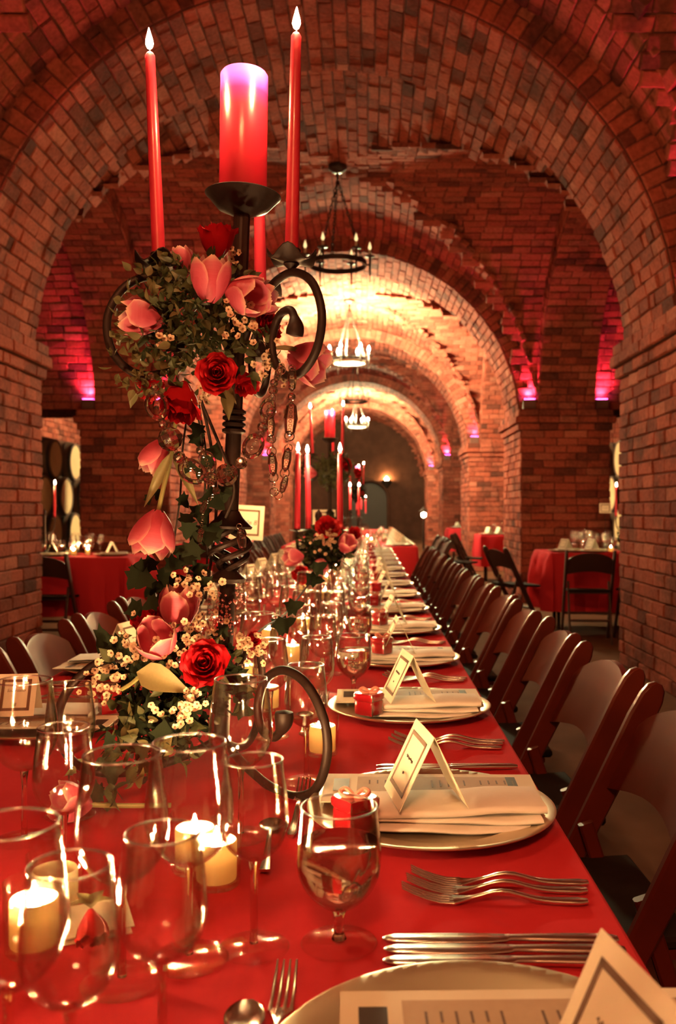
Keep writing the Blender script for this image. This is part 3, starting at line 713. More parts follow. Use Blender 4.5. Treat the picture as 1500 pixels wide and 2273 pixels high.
# ------------------------------------------------------------------ place settings
def make_charger():
    mb = MB(); rr = 0.165
    mb.lathe([(0.0005, 0.001), (0.095, 0.001), (0.150, 0.011), (rr, 0.0165), (rr + 0.001, 0.0180), (rr - 0.002, 0.0190), (0.150, 0.0140), (0.118, 0.0085), (0.108, 0.0045), (0.0005, 0.0040)], 72)
    o = mb.build('charger_plate', 'charger_gold', None, True, 60); return tag(o, 'x', 'plate', 'charger plates on the long table')
def wavy_slab(mb, x0, x1, y0, y1, z, th, seed, amp=0.0016, round_x=True):
    """one folded layer of linen: soft rounded fold along the front edge"""
    r = random.Random(seed); a, b = r.uniform(0, 6), r.uniform(0, 6); n = 14; rows = []
    prof = [(y1, z + th * 0.25), (y0 + 0.006, z), (y0 + 0.001, z + th * 0.22), (y0, z + th * 0.5), (y0 + 0.001, z + th * 0.78), (y0 + 0.006, z + th), (y1, z + th * 0.75)]
    for i in range(n + 1):
        x = x0 + (x1 - x0) * i / n; w = amp * math.sin(5.0 * i / n + a) + amp * 0.5 * math.sin(13.0 * i / n + b)
        sk = 0.006 * math.sin(3 * i / n + b)
        rows.append([(x, py + sk, pz + w) for (py, pz) in prof])
    mb.grid(rows); m = len(prof)
    o = len(mb.v) - (n + 1) * m
    mb.f.append(tuple(o + q for q in range(m))); mb.f.append(tuple(o + n * m + q for q in range(m))[::-1])
def make_napkin():
    t = thing('napkin', 'x', 'napkin', group='folded napkins on the chargers')
    for i, (x0, x1, y0, y1, z, th) in enumerate(((-0.095, 0.118, -0.074, 0.04, 0.0055, 0.006), (-0.098, 0.124, -0.068, 0.045, 0.0125, 0.0065), (-0.100, 0.132, -0.060, 0.036, 0.020, 0.0105))):
        mb = MB(); wavy_slab(mb, x0, x1, y0, y1, z, th, 3 + i); mb.build('fold', 'linen', t, True, 50)
    return t
def make_menu(prints=True):
    t = thing('menu_card', 'x', 'menu', group='menu cards under the napkins')
    M = Matrix.Translation((0.004, 0.058, 0.019)) @ Matrix.Rotation(math.radians(2.0), 4, 'X')
    mb = MB(); mb.box((0, 0, 0), (0.30, 0.115, 0.0012), M); mb.build('card', 'paper', t, False)
    if prints:
        mb = MB()
        mb.box((0.010, 0.006, 0.0009), (0.225, 0.075, 0.0004), M); mb.build('printed_panel', 'print_tan', t, False)
        mb = MB(); r = random.Random(4)
        for i in range(16):
            x = -0.085 + i * 0.0115 + (0.02 if i > 5 else 0) + (0.012 if i > 10 else 0)
            h = r.uniform(0.012, 0.03); mb.box((x, 0.028 - h / 2, 0.0013), (0.0022, h, 0.0003), M)
        mb.build('printed_lines', 'print_brown', t, False)
        mb = MB(); mb.box((0.118, 0.004, 0.0012), (0.014, 0.078, 0.0004), M); mb.box((-0.125, 0.01, 0.0012), (0.022, 0.05, 0.0004), M); mb.build('printed_border', 'print_black', t, False)
    return t
def text_mesh(body, size, shear=0.25):
    c = bpy.data.curves.new('lettering', 'FONT'); c.body = body; c.size = size; c.align_x = 'CENTER'; c.align_y = 'CENTER'; c.shear = shear; c.resolution_u = 3
    o = bpy.data.objects.new('lettering', c); COL.objects.link(o)
    me = bpy.data.meshes.new_from_object(o.evaluated_get(bpy.context.evaluated_depsgraph_get())); bpy.data.objects.remove(o)
    me.materials.clear(); me.materials.append(MATS['print_black']); return me
def frame_strips(mb, w, h, b, z, M):
    for (cx_, cy_, sx, sy) in ((0, h / 2 - b / 2, w, b), (0, -h / 2 + b / 2, w, b), (w / 2 - b / 2, 0, b, h), (-w / 2 + b / 2, 0, b, h)): mb.box((cx_, cy_, z), (sx, sy, 0.0004), M)
def squiggle(mb, x0, x1, y, amp, M, seed):
    r = random.Random(seed); n = 22; pts = [M @ Vector((x0 + (x1 - x0) * i / n, y + amp * math.sin(i * 1.9) * r.uniform(0.4, 1.0), 0.0010)) for i in range(n + 1)]
    mb.tube(pts, 0.0005, 4)
def make_place_card(name_text=None, num=None, L=0.108, H=0.092, spread=0.045):
    """tent card: ridge along local y, printed panel on the -x side"""
    t = thing('place_card', 'x', 'place card', group='tent place cards')
    sl = math.atan2(spread, H); hgt = math.hypot(spread, H)
    for sg in (-1, 1):
        # panel frame: u along +-y so the print reads from outside, v up the slope
        up = Vector((-sg * math.sin(sl), 0, math.cos(sl))); n_ = Vector((sg * math.cos(sl), 0, math.sin(sl))); u = up.cross(n_)
        M = Matrix((u, up, n_)).transposed().to_4x4(); M.translation = Vector((sg * spread / 2, 0, H / 2))
        mb = MB(); mb.box((0, 0, 0), (L, hgt, 0.0008), M); pnl = mb.build('panel', 'paper', t, False)
        if sg < 0:
            mb = MB(); frame_strips(mb, L * 0.74, hgt * 0.74, 0.0052, 0.0008, M); mb.build('printed_border', 'print_brown', pnl, False)
            if name_text:
                obj('lettering', text_mesh(name_text, 0.0080), pnl, M @ Matrix.Translation((0, 0.008, 0.0009)))
                obj('lettering', text_mesh(num, 0.0085), pnl, M @ Matrix.Translation((0, -0.018, 0.0009)))
            else:
                mb = MB(); squiggle(mb, -0.018, 0.018, 0.006, 0.0026, M, 5); squiggle(mb, -0.002, 0.002, -0.014, 0.0018, M, 6); mb.build('lettering', 'print_black', pnl)
    return t
def heart(n=26, s=1.0):
    out = []
    for i in range(n):
        a = 2 * PI * i / n; out.append((s * 0.5 * math.sin(a) ** 3 * 1.05, s * (13 * math.cos(a) - 5 * math.cos(2 * a) - 2 * math.cos(3 * a) - math.cos(4 * a)) / 32))
    return out
def heart_prism(mb, s, z0, z1, bev):
    lv = [(s - bev, z0), (s, z0 + bev * 0.5), (s, z1 - bev * 0.5), (s - bev, z1)]; n = 26; vs = []
    for (q, z) in lv: vs += [(x, y, z) for x, y in heart(n, q)]
    fs = [(i * n + k, i * n + (k + 1) % n, (i + 1) * n + (k + 1) % n, (i + 1) * n + k) for i in range(3) for k in range(n)]
    fs += [tuple(range(n))[::-1], tuple(3 * n + k for k in range(n))]; mb.add(vs, fs)
def make_favor():
    t = thing('favor_box', 'x', 'favour box', group='red heart favour boxes')
    mb = MB(); heart_prism(mb, 0.054, 0, 0.026, 0.003); mb.build('box', 'favor_red', t)
    mb = MB(); heart_prism(mb, 0.059, 0.0265, 0.041, 0.007); l = mb.build('lid', 'favor_red', t)
    mb = MB()
    for sg in (-1, 1): mb.tube(smooth_path([(0, 0, 0.042), (sg * 0.011, 0.005, 0.050), (sg * 0.018, 0.002, 0.047), (sg * 0.012, -0.004, 0.043), (0, 0, 0.042)], 4), 0.003, 6)
    mb.build('bow', 'ribbon_pink', l); return t
def make_fork(L=0.195):
    mb = MB()
    z = lambda x: 0.003 + 0.017 * max(0, 1 - abs((x - 0.115) / 0.05)) ** 1.2 * 0 + (0.010 * math.exp(-((x - 0.105) / 0.03) ** 2)) + (0.016 * max(0, (0.05 - x) / 0.05) ** 1.6)
    xs = [0.05 + (L - 0.05) * i / 16 for i in range(17)]
    w = [0.022 * max(0.25, 1 - (x - 0.05) / 0.03) if x < 0.072 else (0.0055 + 0.009 * max(0, (x - 0.10) / (L - 0.10)) ** 1.3) for x in xs]; w[-1] = 0.007
    mb.bar([(x, 0, z(x)) for x in xs], w, [0.0030 if x < 0.09 else 0.0042 for x in xs], (0, 0, 1))
    for k in range(4):
        y = (k - 1.5) * 0.0058; mb.bar([(x, y * (1 if x > 0.02 else 0.96), z(x)) for x in (0.0, 0.012, 0.026, 0.04, 0.055)], [0.0018, 0.0028, 0.003, 0.0032, 0.0045], [0.0018, 0.0022, 0.0024, 0.0026, 0.003], (0, 0, 1))
    o = mb.build('fork', 'steel', None, True, 60); return tag(o, 'x', 'fork', 'forks')
def make_knife(L=0.225):
    mb = MB(); xs = [0.0, 0.004, 0.012, 0.05, 0.10, 0.118, 0.122, 0.14, 0.18, 0.215, L]
    w = [0.003, 0.010, 0.016, 0.019, 0.018, 0.013, 0.009, 0.010, 0.013, 0.014, 0.008]; h = [0.0012, 0.0014, 0.0018, 0.002, 0.0026, 0.004, 0.006, 0.0065, 0.0065, 0.006, 0.004]
    mb.bar([(x, 0, 0.0035) for x in xs], w, h, (0, 0, 1)); o = mb.build('knife', 'steel', None, True, 50); return tag(o, 'x', 'knife', 'knives')
def make_spoon(L=0.17):
    mb = MB(); rows = []
    for i in range(11):
        t = i / 10; x = 0.052 * t; wv = 0.0165 * math.sin(PI * min(1, t * 0.93 + 0.04)) ** 0.6
        rows.append([(x, wv * math.sin(PI * (j / 8 - 0.5)), 0.006 - 0.006 * math.cos(PI * (j / 8 - 0.5)) * math.sin(PI * t) + 0.002 * t) for j in range(9)])
    mb.grid(rows); rows2 = [[(x, y, z - 0.0012) for x, y, z in r] for r in rows]; mb.grid(rows2)
    xs = [0.050 + (L - 0.05) * i / 10 for i in range(11)]
    mb.bar([(x, 0, 0.004 + 0.006 * math.exp(-((x - 0.075) / 0.03) ** 2)) for x in xs], [0.005 + 0.008 * (i / 10) ** 1.4 for i in range(11)], 0.003, (0, 0, 1)); o = mb.build('spoon', 'steel', None, True, 60); return tag(o, 'x', 'spoon', 'dessert spoons')
def proto(fn, *a):
    o = fn(*a); KIDS[o.name] = list(o.children); return [o, False]
def put(pr, label, loc, rotz=0.0):
    if not pr[1]:
        pr[1] = True; o = pr[0]; o.location = loc; o.rotation_euler = (0, 0, rotz); o['label'] = label; return o
    return dup(pr[0], label, loc, rotz)
CH, NAP, MEN, CARD, FAV, FORK, KNIFE, SPOON = proto(make_charger), proto(make_napkin), proto(make_menu), proto(make_place_card), proto(make_favor), proto(make_fork), proto(make_knife), proto(make_spoon)
for k, y in enumerate(YR):
    w = '%s right-hand place setting' % ORD[k]; j = random.uniform; cx = 0.085
    put(CH, 'round gold charger plate of the ' + w, (cx, y, TZ + 0.001))
    if k > 0:
        put(NAP, 'folded cream napkin on the charger of the ' + w, (cx + 0.012 + j(-.004, .004), y - 0.005, TZ + 0.002), j(-0.03, 0.03))
        put(MEN, 'printed menu card under the napkin of the ' + w, (cx - 0.002, y, TZ + 0.003), j(-0.03, 0.03))
        put(CARD, 'tent place card on the napkin of the ' + w, (cx - 0.003 + j(-.006, .006), y - 0.02, TZ + 0.034), (0.16 if k < 3 else 0.04 + j(-0.12, 0.12)))
        put(FAV, 'red heart favour box at the plate rim of the ' + w, ((-0.016 if k == 1 else 0.004 if k == 2 else 0.036 + j(-.012, .012)), y - (0.085 if k < 3 else 0.06) + j(-.01, .01), TZ + (0.016 if k < 3 else 0.034)), j(-0.5, 0.5))
    else:
        put(MEN, 'menu card lying loose on the front charger by the bottom edge', (0.127, 0.60, TZ + 0.012), 0.02)
        put(CARD, 'blurred tent place card on the front charger in the bottom corner', (0.172, 0.568, TZ + 0.034), 0.2)
    if k < 13:
        for i in range(3 if k < 8 else 2):
            put(FORK, '%s fork beside the charger of the %s' % (ORD[i], w), (0.036 + 0.006 * i, y - (0.265 if k == 1 else 0.285) + 0.022 * i, TZ + 0.001), j(-0.02, 0.02)) if y - 0.285 > 0.5 else None
        for i in range(3 if k == 0 else 2):
            put(KNIFE, '%s knife beside the charger of the %s' % (ORD[i], w), (0.012 + j(0, .004), y + (0.21 if k == 1 else 0.195 if k == 0 else 0.185) + 0.021 * i, TZ + 0.001), -0.02 + j(-0.015, 0.015) + (0.09 if (k == 1 and i == 0) else 0))
        if k < 9:
            put(FORK, 'dessert fork above the charger of the ' + w, (-0.070 if k == 0 else -0.092, y + 0.165 if k == 0 else y + 0.115, TZ + 0.001), -PI / 2 - 0.02)
            put(SPOON, 'dessert spoon above the charger of the ' + w, (-0.100 if k == 0 else -0.125, y + 0.125 if k == 0 else y - 0.02, TZ + 0.001), -PI / 2 + 0.05)
NAMECARD = proto(make_place_card, 'Solorzano', '8', 0.070, 0.070, 0.034)
for k, y in enumerate(YL):
    if k == 0: continue
    w = '%s left-hand place setting' % ORD[k]; j = random.uniform; cx = -0.615
    put(CH, 'round gold charger plate of the ' + w, (cx, y, TZ + 0.001))
    put(NAP, 'folded cream napkin on the charger of the ' + w, (cx - 0.012, y + 0.005, TZ + 0.002), PI + j(-0.05, 0.05))
    put(MEN, 'printed menu card under the napkin of the ' + w, (cx, y, TZ + 0.003), PI + j(-0.03, 0.03))
    if k == 1: put(NAMECARD, 'tent place card reading Solorzano at the left edge', (-0.637, 1.645, TZ + 0.044), PI / 2 + 0.12)
    else: put(CARD, 'tent place card on the napkin of the ' + w, (cx + j(-.01, .01), y, TZ + 0.034), PI - 0.3 + j(-0.12, 0.12))
    if k < 9:
        for i in range(2):
            put(FORK, '%s fork beside the charger of the %s' % (ORD[i], w), (-0.57 + 0.004 * i, y + 0.225 + 0.022 * i, TZ + 0.001), PI)
            if k > 1: put(KNIFE, '%s knife beside the charger of the %s' % (ORD[i], w), (-0.55, y - 0.19 - 0.021 * i, TZ + 0.001), PI)
    put(FAV, 'red heart favour box at the plate rim of the ' + w, (cx + 0.115, y + 0.03, TZ + 0.021), j(-0.5, 0.5))

# ------------------------------------------------------------------ folding chairs
def make_chair(wood, seat):
    """wooden folding chair; the sitter looks towards -x"""
    t = thing('folding_chair', 'x', 'chair', group='x')
    xt = lambda z: 0.205 - (0.815 - z) * 0.505            # line of the long posts
    w2 = 0.205; d = Vector((xt(1) - xt(0), 0, 1)).normalized()
    for sg in (-1, 1):
        mb = MB(); zs = [0.0, 0.2, 0.45, 0.62, 0.74, 0.785, 0.805, 0.814]; hw = [0.034, 0.040, 0.046, 0.052, 0.056, 0.050, 0.036, 0.014]
        mb.bar([(xt(z), sg * w2, z) for z in zs], hw, 0.022, (0, 1, 0)); mb.build('long_post', wood, t)
        mb = MB(); mb.bar([(0.045, sg * (w2 - 0.028), 0.535), (0.13, sg * (w2 - 0.028), 0.27), (0.215, sg * (w2 - 0.028), 0.0)], 0.030, 0.018, (0, 1, 0)); mb.build('rear_leg', wood, t)
    mb = MB(); ny = 20; front = []; back = []
    for i in range(ny + 1):
        q = i / ny * 2 - 1; y = q * (w2 - 0.010); top = 0.728 + 0.066 * math.cos(q * PI / 2) ** 0.62; bot = 0.600 - 0.0 + 0.028 * math.cos(q * PI / 2)
        bend = 0.016 * (1 - q * q); rf = []; rb = []
        for jz in range(6):
            z = bot + (top - bot) * jz / 5; x = xt(z) + bend + 0.004
            rf.append((x - 0.007, y, z)); rb.append((x + 0.007, y, z))
        front.append(rf); back.append(rb)
    mb.grid(front); mb.grid(back); n = len(front[0])
    mb.grid([[front[i][-1], back[i][-1]] for i in range(ny + 1)]); mb.grid([[front[i][0], back[i][0]] for i in range(ny + 1)])
    mb.grid([[front[0][k], back[0][k]] for k in range(n)]); mb.grid([[front[-1][k], back[-1][k]] for k in range(n)])
    mb.build('back_panel', wood, t, True, 50)
    mb = MB(); mb.cbox((-0.02, 0, 0.452), (0.36, 0.36, 0.022), 0.006, Matrix.Rotation(math.radians(-3), 4, 'Y')); mb.build('seat', seat, t)
    mb = MB(); mb.tube([(xt(0.24), -w2, 0.24), (xt(0.24), w2, 0.24)], 0.012, 8); mb.build('stretcher', wood, t)
    mb = MB(); mb.tube([(0.15, -w2 + 0.03, 0.20), (0.15, w2 - 0.03, 0.20)], 0.011, 8); mb.build('stretcher', wood, t)
    mb = MB(); mb.bar([(0.10, -w2 + 0.03, 0.44), (0.10, w2 - 0.03, 0.44)], 0.03, 0.018, (0, 0, 1)); mb.build('seat_rail', wood, t)
    return t
CHAIR = proto(make_chair, 'wood_chair', 'seat_black'); CHAIR[0]['group'] = 'folding chairs along the long table'
for k in range(13):
    y = 1.66 + 0.578 * k
    put(CHAIR, 'reddish wooden folding chair, %s from the front along the right side of the long table' % ORD[k], (0.41 + random.uniform(-.012, .012), y, 0), random.uniform(-0.04, 0.04))
for k in range(12):
    y = 2.16 + 0.575 * k
    put(CHAIR, 'reddish wooden folding chair, %s from the front along the left side of the long table' % ORD[k], (-0.80 + random.uniform(-.012, .012), y, 0), PI + random.uniform(-0.04, 0.04))

# ================================================================== CANDLES
FLAME = flame_mesh('flame', 0.034, 0.0062, 'flame'); FLAME_FAR = flame_mesh('flame', 0.036, 0.0070, 'flame_far')
def taper(base, top, r0, r1, label, lit=True, near=True, group='red taper candles'):
    base = Vector(base); d = Vector(top) - base; h = d.length
    t = thing('taper_candle', label, 'candle', base, 0, group); t.matrix_basis = Matrix.Translation(base) @ frame(d)
    n = 20 if near else 8
    mb = MB(); mb.lathe([(0.0003, 0.0), (r0, 0.0), (r0 * 0.99, h * 0.1), ((r0 + r1) / 2 * 1.03, h * 0.55), (r1, h * 0.985), (r1 * 0.6, h), (0.0003, h)], n); mb.build('wax_body', 'wax_red', t, True, 50)
    mb = MB(); mb.tube([(0, 0, h - 0.001), (0.0006, 0, h + 0.009)], 0.0009, 5); mb.build('wick', 'wick', t)
    if lit: obj('flame', FLAME if near else FLAME_FAR, t, Matrix.Translation((0, 0, h + 0.005)))
    return t
def votive(x, y, label, lit=True, near=True, z=TZ):
    t = thing('votive_candle', label, 'candle', (x, y, z), 0, 'votive candles in glass cups'); n = 28 if near else 12
    mb = MB(); mb.lathe([(0.0003, 0.0008), (0.0245, 0.0008), (0.0262, 0.003), (0.0285, 0.066), (0.0275, 0.0668), (0.0268, 0.066), (0.0248, 0.007), (0.0003, 0.007)], n); mb.build('glass_cup', 'glass_cup', t, True, 60)
    mb = MB(); zt = 0.050; mb.lathe([(0.0003, 0.0075), (0.0215, 0.0075), (0.0222, 0.010), (0.0226, zt - 0.002), (0.0215, zt), (0.0190, zt - 0.004), (0.0165, zt - 0.022), (0.0003, zt - 0.025)], n); mb.build('wax', 'wax_cream', t, True, 60)
    mb = MB(); mb.tube([(0, 0, zt - 0.025), (0.0005, 0, zt - 0.012)], 0.0009, 5); mb.build('wick', 'wick', t)
    if lit: obj('flame', FLAME if near else FLAME_FAR, t, Matrix.Translation((0, 0, zt - 0.017)) @ Matrix.Scale(0.95, 4))
    return t
votive(-0.313, 0.847, 'lit votive candle glowing through the blurred glass in the bottom corner')
votive(-0.372, 0.80, 'lit votive candle cut off by the left edge of the picture')
votive(-0.317, 0.915, 'unlit cream votive candle behind the lit one in the corner', lit=False)
votive(-0.1665, 0.995, 'lit votive candle behind the two large wine glasses')
votive(-0.198, 1.035, 'second lit votive candle of the pair behind the large wine glasses')
votive(-0.076, 1.523, 'lit votive candle behind the scroll foot and the second goblet')
_vs = [(-0.205, 1.86), (-0.285, 2.12), (-0.20, 2.42), (-0.30, 2.75), (-0.215, 3.02), (-0.19, 4.05), (-0.31, 4.4), (-0.22, 4.9), (-0.28, 5.4), (-0.20, 5.8), (-0.29, 6.8), (-0.21, 7.3), (-0.29, 7.9), (-0.22, 8.5), (-0.28, 9.1)]
for i, (x, y) in enumerate(_vs): votive(x, y, 'lit votive among the glasses, %s beyond the tall candelabrum' % ORD[i], near=y < 3.2)

# ================================================================== CANDELABRA
def scroll(mb, pts, ang, r0=0.0062, tip=None, n=8, cx=0.0, cy=0.0):
    c, s_ = math.cos(ang), math.sin(ang); path = smooth_path([(r * c + cx, r * s_ + cy, z) for r, z in pts], 6)
    rad = [r0] * len(path)
    if tip:
        m = len(path)
        for i in range(m):
            q = (m - 1 - i) / 9.0
            if q < 1: rad[i] = r0 * (1 + 1.1 * math.sin(PI * min(1, (1 - q) * 0.75)))
        rad[-1] = r0 * 0.7
    mb.tube(path, rad, n)
def wavy_pan(mb, r, z, h, M=None, n=32, wave=0.010):
    rows = []
    for i in range(6):
        q = i / 5; rr = 0.010 + (r - 0.010) * q
        rows.append([(rr * math.cos(2 * PI * k / n), rr * math.sin(2 * PI * k / n), z + h * q ** 2 + wave * q ** 2 * math.sin(2 * PI * k / n * 4)) for k in range(n + 1)])
    b = [[(x, y, z_ - 0.0018) for x, y, z_ in r_] for r_ in rows]
    mb.grid(rows, M); mb.grid(b, M); mb.grid([[rows[-1][k], b[-1][k]] for k in range(n + 1)], M)
def twisted(mb, z0, z1, bulge, r, n=4, turns=0.9, cx=lambda z: 0):
    for k in range(n):
        pts = []
        for i in range(25):
            t = i / 24; a = 2 * PI * (k / n + turns * t); rr = 0.006 + bulge * math.sin(PI * t) ** 0.85; z = z0 + (z1 - z0) * t
            pts.append((rr * math.cos(a) + cx(z), rr * math.sin(a), z))
        mb.tube(pts, r, 8)
ARMS = (math.radians(197), math.radians(-45), math.radians(82))
def tall_candelabrum(x, y, label, lean=0.0, near=True, lit=(True, True, False), tag_=''):
    """wrought iron: three scroll feet, twisted knop, rod stem, three scroll arms with drip pans, pillar dish"""
    t = thing('candelabrum', label, 'candelabrum', (x, y, TZ + 0.0005), 0, 'tall iron candelabra'); ns = 10 if near else 6
    t.rotation_euler = (0, lean, 0); M0 = Matrix.Translation((x, y, TZ + 0.0005)) @ Matrix.Rotation(lean, 4, 'Y')
    # heights above the table
    for a in ARMS:
        mb = MB(); scroll(mb, [(0.0, 0.055), (0.05, 0.030), (0.12, 0.009), (0.18, 0.0075), (0.225, 0.030), (0.245, 0.080), (0.235, 0.130), (0.195, 0.172), (0.145, 0.183), (0.105, 0.163), (0.088, 0.122), (0.100, 0.088), (0.130, 0.082), (0.148, 0.103), (0.150, 0.125)], a, 0.0068, True, ns); mb.build('scroll_foot', 'iron', t)
    mb = MB(); mb.tube([(0, 0, 0.05), (0, 0, 0.31)], 0.0125, 12); mb.build('lower_stem', 'iron', t)
    mb = MB(); mb.lathe([(0.004, 0.296), (0.026, 0.300), (0.029, 0.306), (0.014, 0.318), (0.006, 0.326)], 20); mb.build('flange', 'iron', t); mb = MB(); mb.lathe([(0.005, 0.400), (0.018, 0.392), (0.034, 0.384), (0.036, 0.388), (0.020, 0.402), (0.014, 0.412)], 20); mb.build('flange', 'iron', t)
    mb = MB(); twisted(mb, 0.318, 0.392, 0.026, 0.0052); mb.build('twisted_knop', 'iron', t)
    mb = MB(); mb.tube([(0, 0, 0.40), (0, 0, 0.885)], 0.0125, 12)
    for dx_ in (-0.006, 0.006): mb.tube([(dx_, -0.007, 0.55), (dx_, -0.007, 0.882)], 0.0065, 8)
    mb.build('stem', 'iron', t)
    mb = MB()
    for i in range(4): mb.lathe([(0.013, 0.533 + i * 0.010), (0.0185, 0.536 + i * 0.010), (0.0185, 0.540 + i * 0.010), (0.013, 0.543 + i * 0.010)], 16)
    mb.build('wrapped_collar', 'iron', t)
    mb = MB(); mb.lathe([(0.012, 0.876), (0.040, 0.888), (0.058, 0.908), (0.060, 0.909), (0.057, 0.911), (0.038, 0.894), (0.0005, 0.892)], 32); mb.build('pillar_dish', 'iron', t)
    cups = []
    for k, a in enumerate(ARMS):
        mb = MB(); scroll(mb, [(0.010, 0.66), (0.035, 0.710), (0.075, 0.752), (0.125, 0.768), (0.172, 0.748), (0.197, 0.700), (0.190, 0.650), (0.160, 0.619), (0.122, 0.617), (0.095, 0.640), (0.087, 0.675), (0.102, 0.707), (0.128, 0.712), (0.140, 0.690), (0.138, 0.672)], a, 0.0064, True, ns); arm = mb.build('scroll_arm', 'iron', t)
        c = Vector((0.125 * math.cos(a), 0.125 * math.sin(a), 0.776)); MM = Matrix.Translation(c)
        mb = MB(); mb.lathe([(0.004, -0.004), (0.012, 0.004), (0.010, 0.010)], 12, MM); wavy_pan(mb, 0.037, 0.008, 0.010, MM @ Matrix.Rotation(k * 1.1, 4, 'Z')); mb.lathe([(0.0115, 0.008), (0.0125, 0.010), (0.0135, 0.026), (0.0125, 0.027), (0.0112, 0.026), (0.0105, 0.014), (0.0005, 0.013)], 16, MM)
        mb.build('drip_pan', 'iron', arm); cups.append(M0 @ (c + Vector((0, 0, 0.015))))
    # pillar candle
    pb = M0 @ Vector((0, 0, 0.8945)); p = thing('pillar_candle', 'thick red pillar candle, top glow painted violet, on the dish of the %s candelabrum' % tag_, 'candle', pb, 0, 'pillar candles'); p.rotation_euler = (0, lean * 0.3, 0)
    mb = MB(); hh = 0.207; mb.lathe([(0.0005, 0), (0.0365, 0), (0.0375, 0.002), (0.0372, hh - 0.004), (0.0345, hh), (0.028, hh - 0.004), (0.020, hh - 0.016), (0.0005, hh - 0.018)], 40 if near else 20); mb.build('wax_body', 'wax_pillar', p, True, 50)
    mb = MB(); mb.tube([(0, 0, hh - 0.018), (0, 0, hh - 0.006)], 0.001, 5); mb.build('wick', 'wick', p)
    tips = [(-0.015, 0.004, 0.322), (0.007, 0.0, 0.331), (-0.004, 0.0, 0.295)]
    nm = ['left arm', 'front arm', 'rear arm']
    for k, c in enumerate(cups):
        taper(c, c + Vector(tips[k]), 0.0103, 0.0076, 'tall red taper candle on the %s of the %s candelabrum' % (nm[k], tag_), lit[k], near)
    return t
tall_candelabrum(-0.232, 1.42, 'tall black iron candelabrum with scroll arms holding a flower ball', math.radians(2.3), True, (True, True, False), 'nearest tall')
tall_candelabrum(-0.262, 6.3, 'second tall iron candelabrum, smaller behind the three lit tapers', 0.0, False, (True, True, True), 'second tall')

def short_candelabrum(x, y, label, tag_, near=False, zz=TZ, n=3, lit=True, pts=None, cloth=None):
    t = thing('short_candelabrum', label, 'candelabrum', (x, y, zz + 0.0005), 0, 'short iron candelabra')
    mb = MB(); mb.lathe([(0.0005, 0), (0.075, 0), (0.076, 0.006), (0.03, 0.014), (0.012, 0.03), (0.011, 0.33), (0.017, 0.345), (0.010, 0.36), (0.016, 0.385), (0.012, 0.40), (0.0005, 0.415)], 16); mb.build('stem', 'iron', t)
    for k in range(n):
        a = pts[k] if pts else 2 * PI * k / n + 0.4
        mb = MB(); scroll(mb, [(0.0, 0.20), (0.04, 0.19), (0.075, 0.22), (0.088, 0.275), (0.088, 0.325)], a, 0.006, None, 6); arm = mb.build('arm', 'iron', t)
        c = Vector((0.088 * math.cos(a), 0.088 * math.sin(a), 0.325)); mb = MB(); mb.lathe([(0.006, 0), (0.034, 0.004), (0.035, 0.006), (0.011, 0.007), (0.0125, 0.024), (0.0105, 0.024), (0.0005, 0.010)], 14, Matrix.Translation(c)); mb.build('drip_pan', 'iron', arm)
        b = Vector((x, y, zz)) + c + Vector((0, 0, 0.011)); taper(b, b + Vector((random.uniform(-.004, .004), 0, 0.305)), 0.0125, 0.0095, '%s red taper on the %s' % (ORD[k], tag_), lit, near)
    return t
short_candelabrum(-0.195, 3.62, 'short iron candelabrum with three lit red tapers and a finial', 'short candelabrum with the finial', True, pts=(math.radians(196), math.radians(122), math.radians(-10)))
short_candelabrum(-0.17, 9.0, 'short candelabrum at the far end of the long table', 'short candelabrum at the table end', pts=(math.radians(185), math.radians(15), math.radians(90)))

# ================================================================== FLOWERS
def petal_rows(prof, phi, wfun, nt=7, ns=7, edge=0.0, wave=0.0):
    rows = []
    for i in range(nt):
        t = i / (nt - 1); r, z = prof(t); row = []
        for k in range(ns):
            s_ = 2 * k / (ns - 1) - 1; a = s_ * phi * wfun(t); rr = r * (1 + 0.04 * s_ * s_)
            row.append((rr * math.cos(a), rr * math.sin(a), z - edge * s_ * s_ * t + wave * math.sin(s_ * 5) * t * t))
        rows.append(row)
    return rows
def grid_uv_edge(mb, rows):
    nt, ns = len(rows), len(rows[0]); vs, uv = [], []
    for i in range(nt):
        for k in range(ns):
            vs.append(rows[i][k]); s_ = abs(2 * k / (ns - 1) - 1); t = i / (nt - 1); uv.append((max(s_ ** 2.2, t ** 3) * (0.35 + 0.65 * t), t))
    fs = [(i * ns + k, (i + 1) * ns + k, (i + 1) * ns + k + 1, i * ns + k + 1) for i in range(nt - 1) for k in range(ns - 1)]
    mb.add(vs, fs, uv)
def petal_mesh(name, mat, prof, phi, wfun, edge=0.0, wave=0.0, th=0.0, uv=False):
    mb = MB(); rows = petal_rows(prof, phi, wfun, edge=edge, wave=wave); grid_uv_edge(mb, rows); return mb.mesh(name, mat, True, 0, uv)
w1 = lambda t: 0.45 + 0.55 * math.sin(PI * min(1, t * 0.72 + 0.12))
wr = lambda t: (0.35 + 0.65 * min(1, t * 1.9)) * (1 - max(0, t - 0.8) * 1.6)
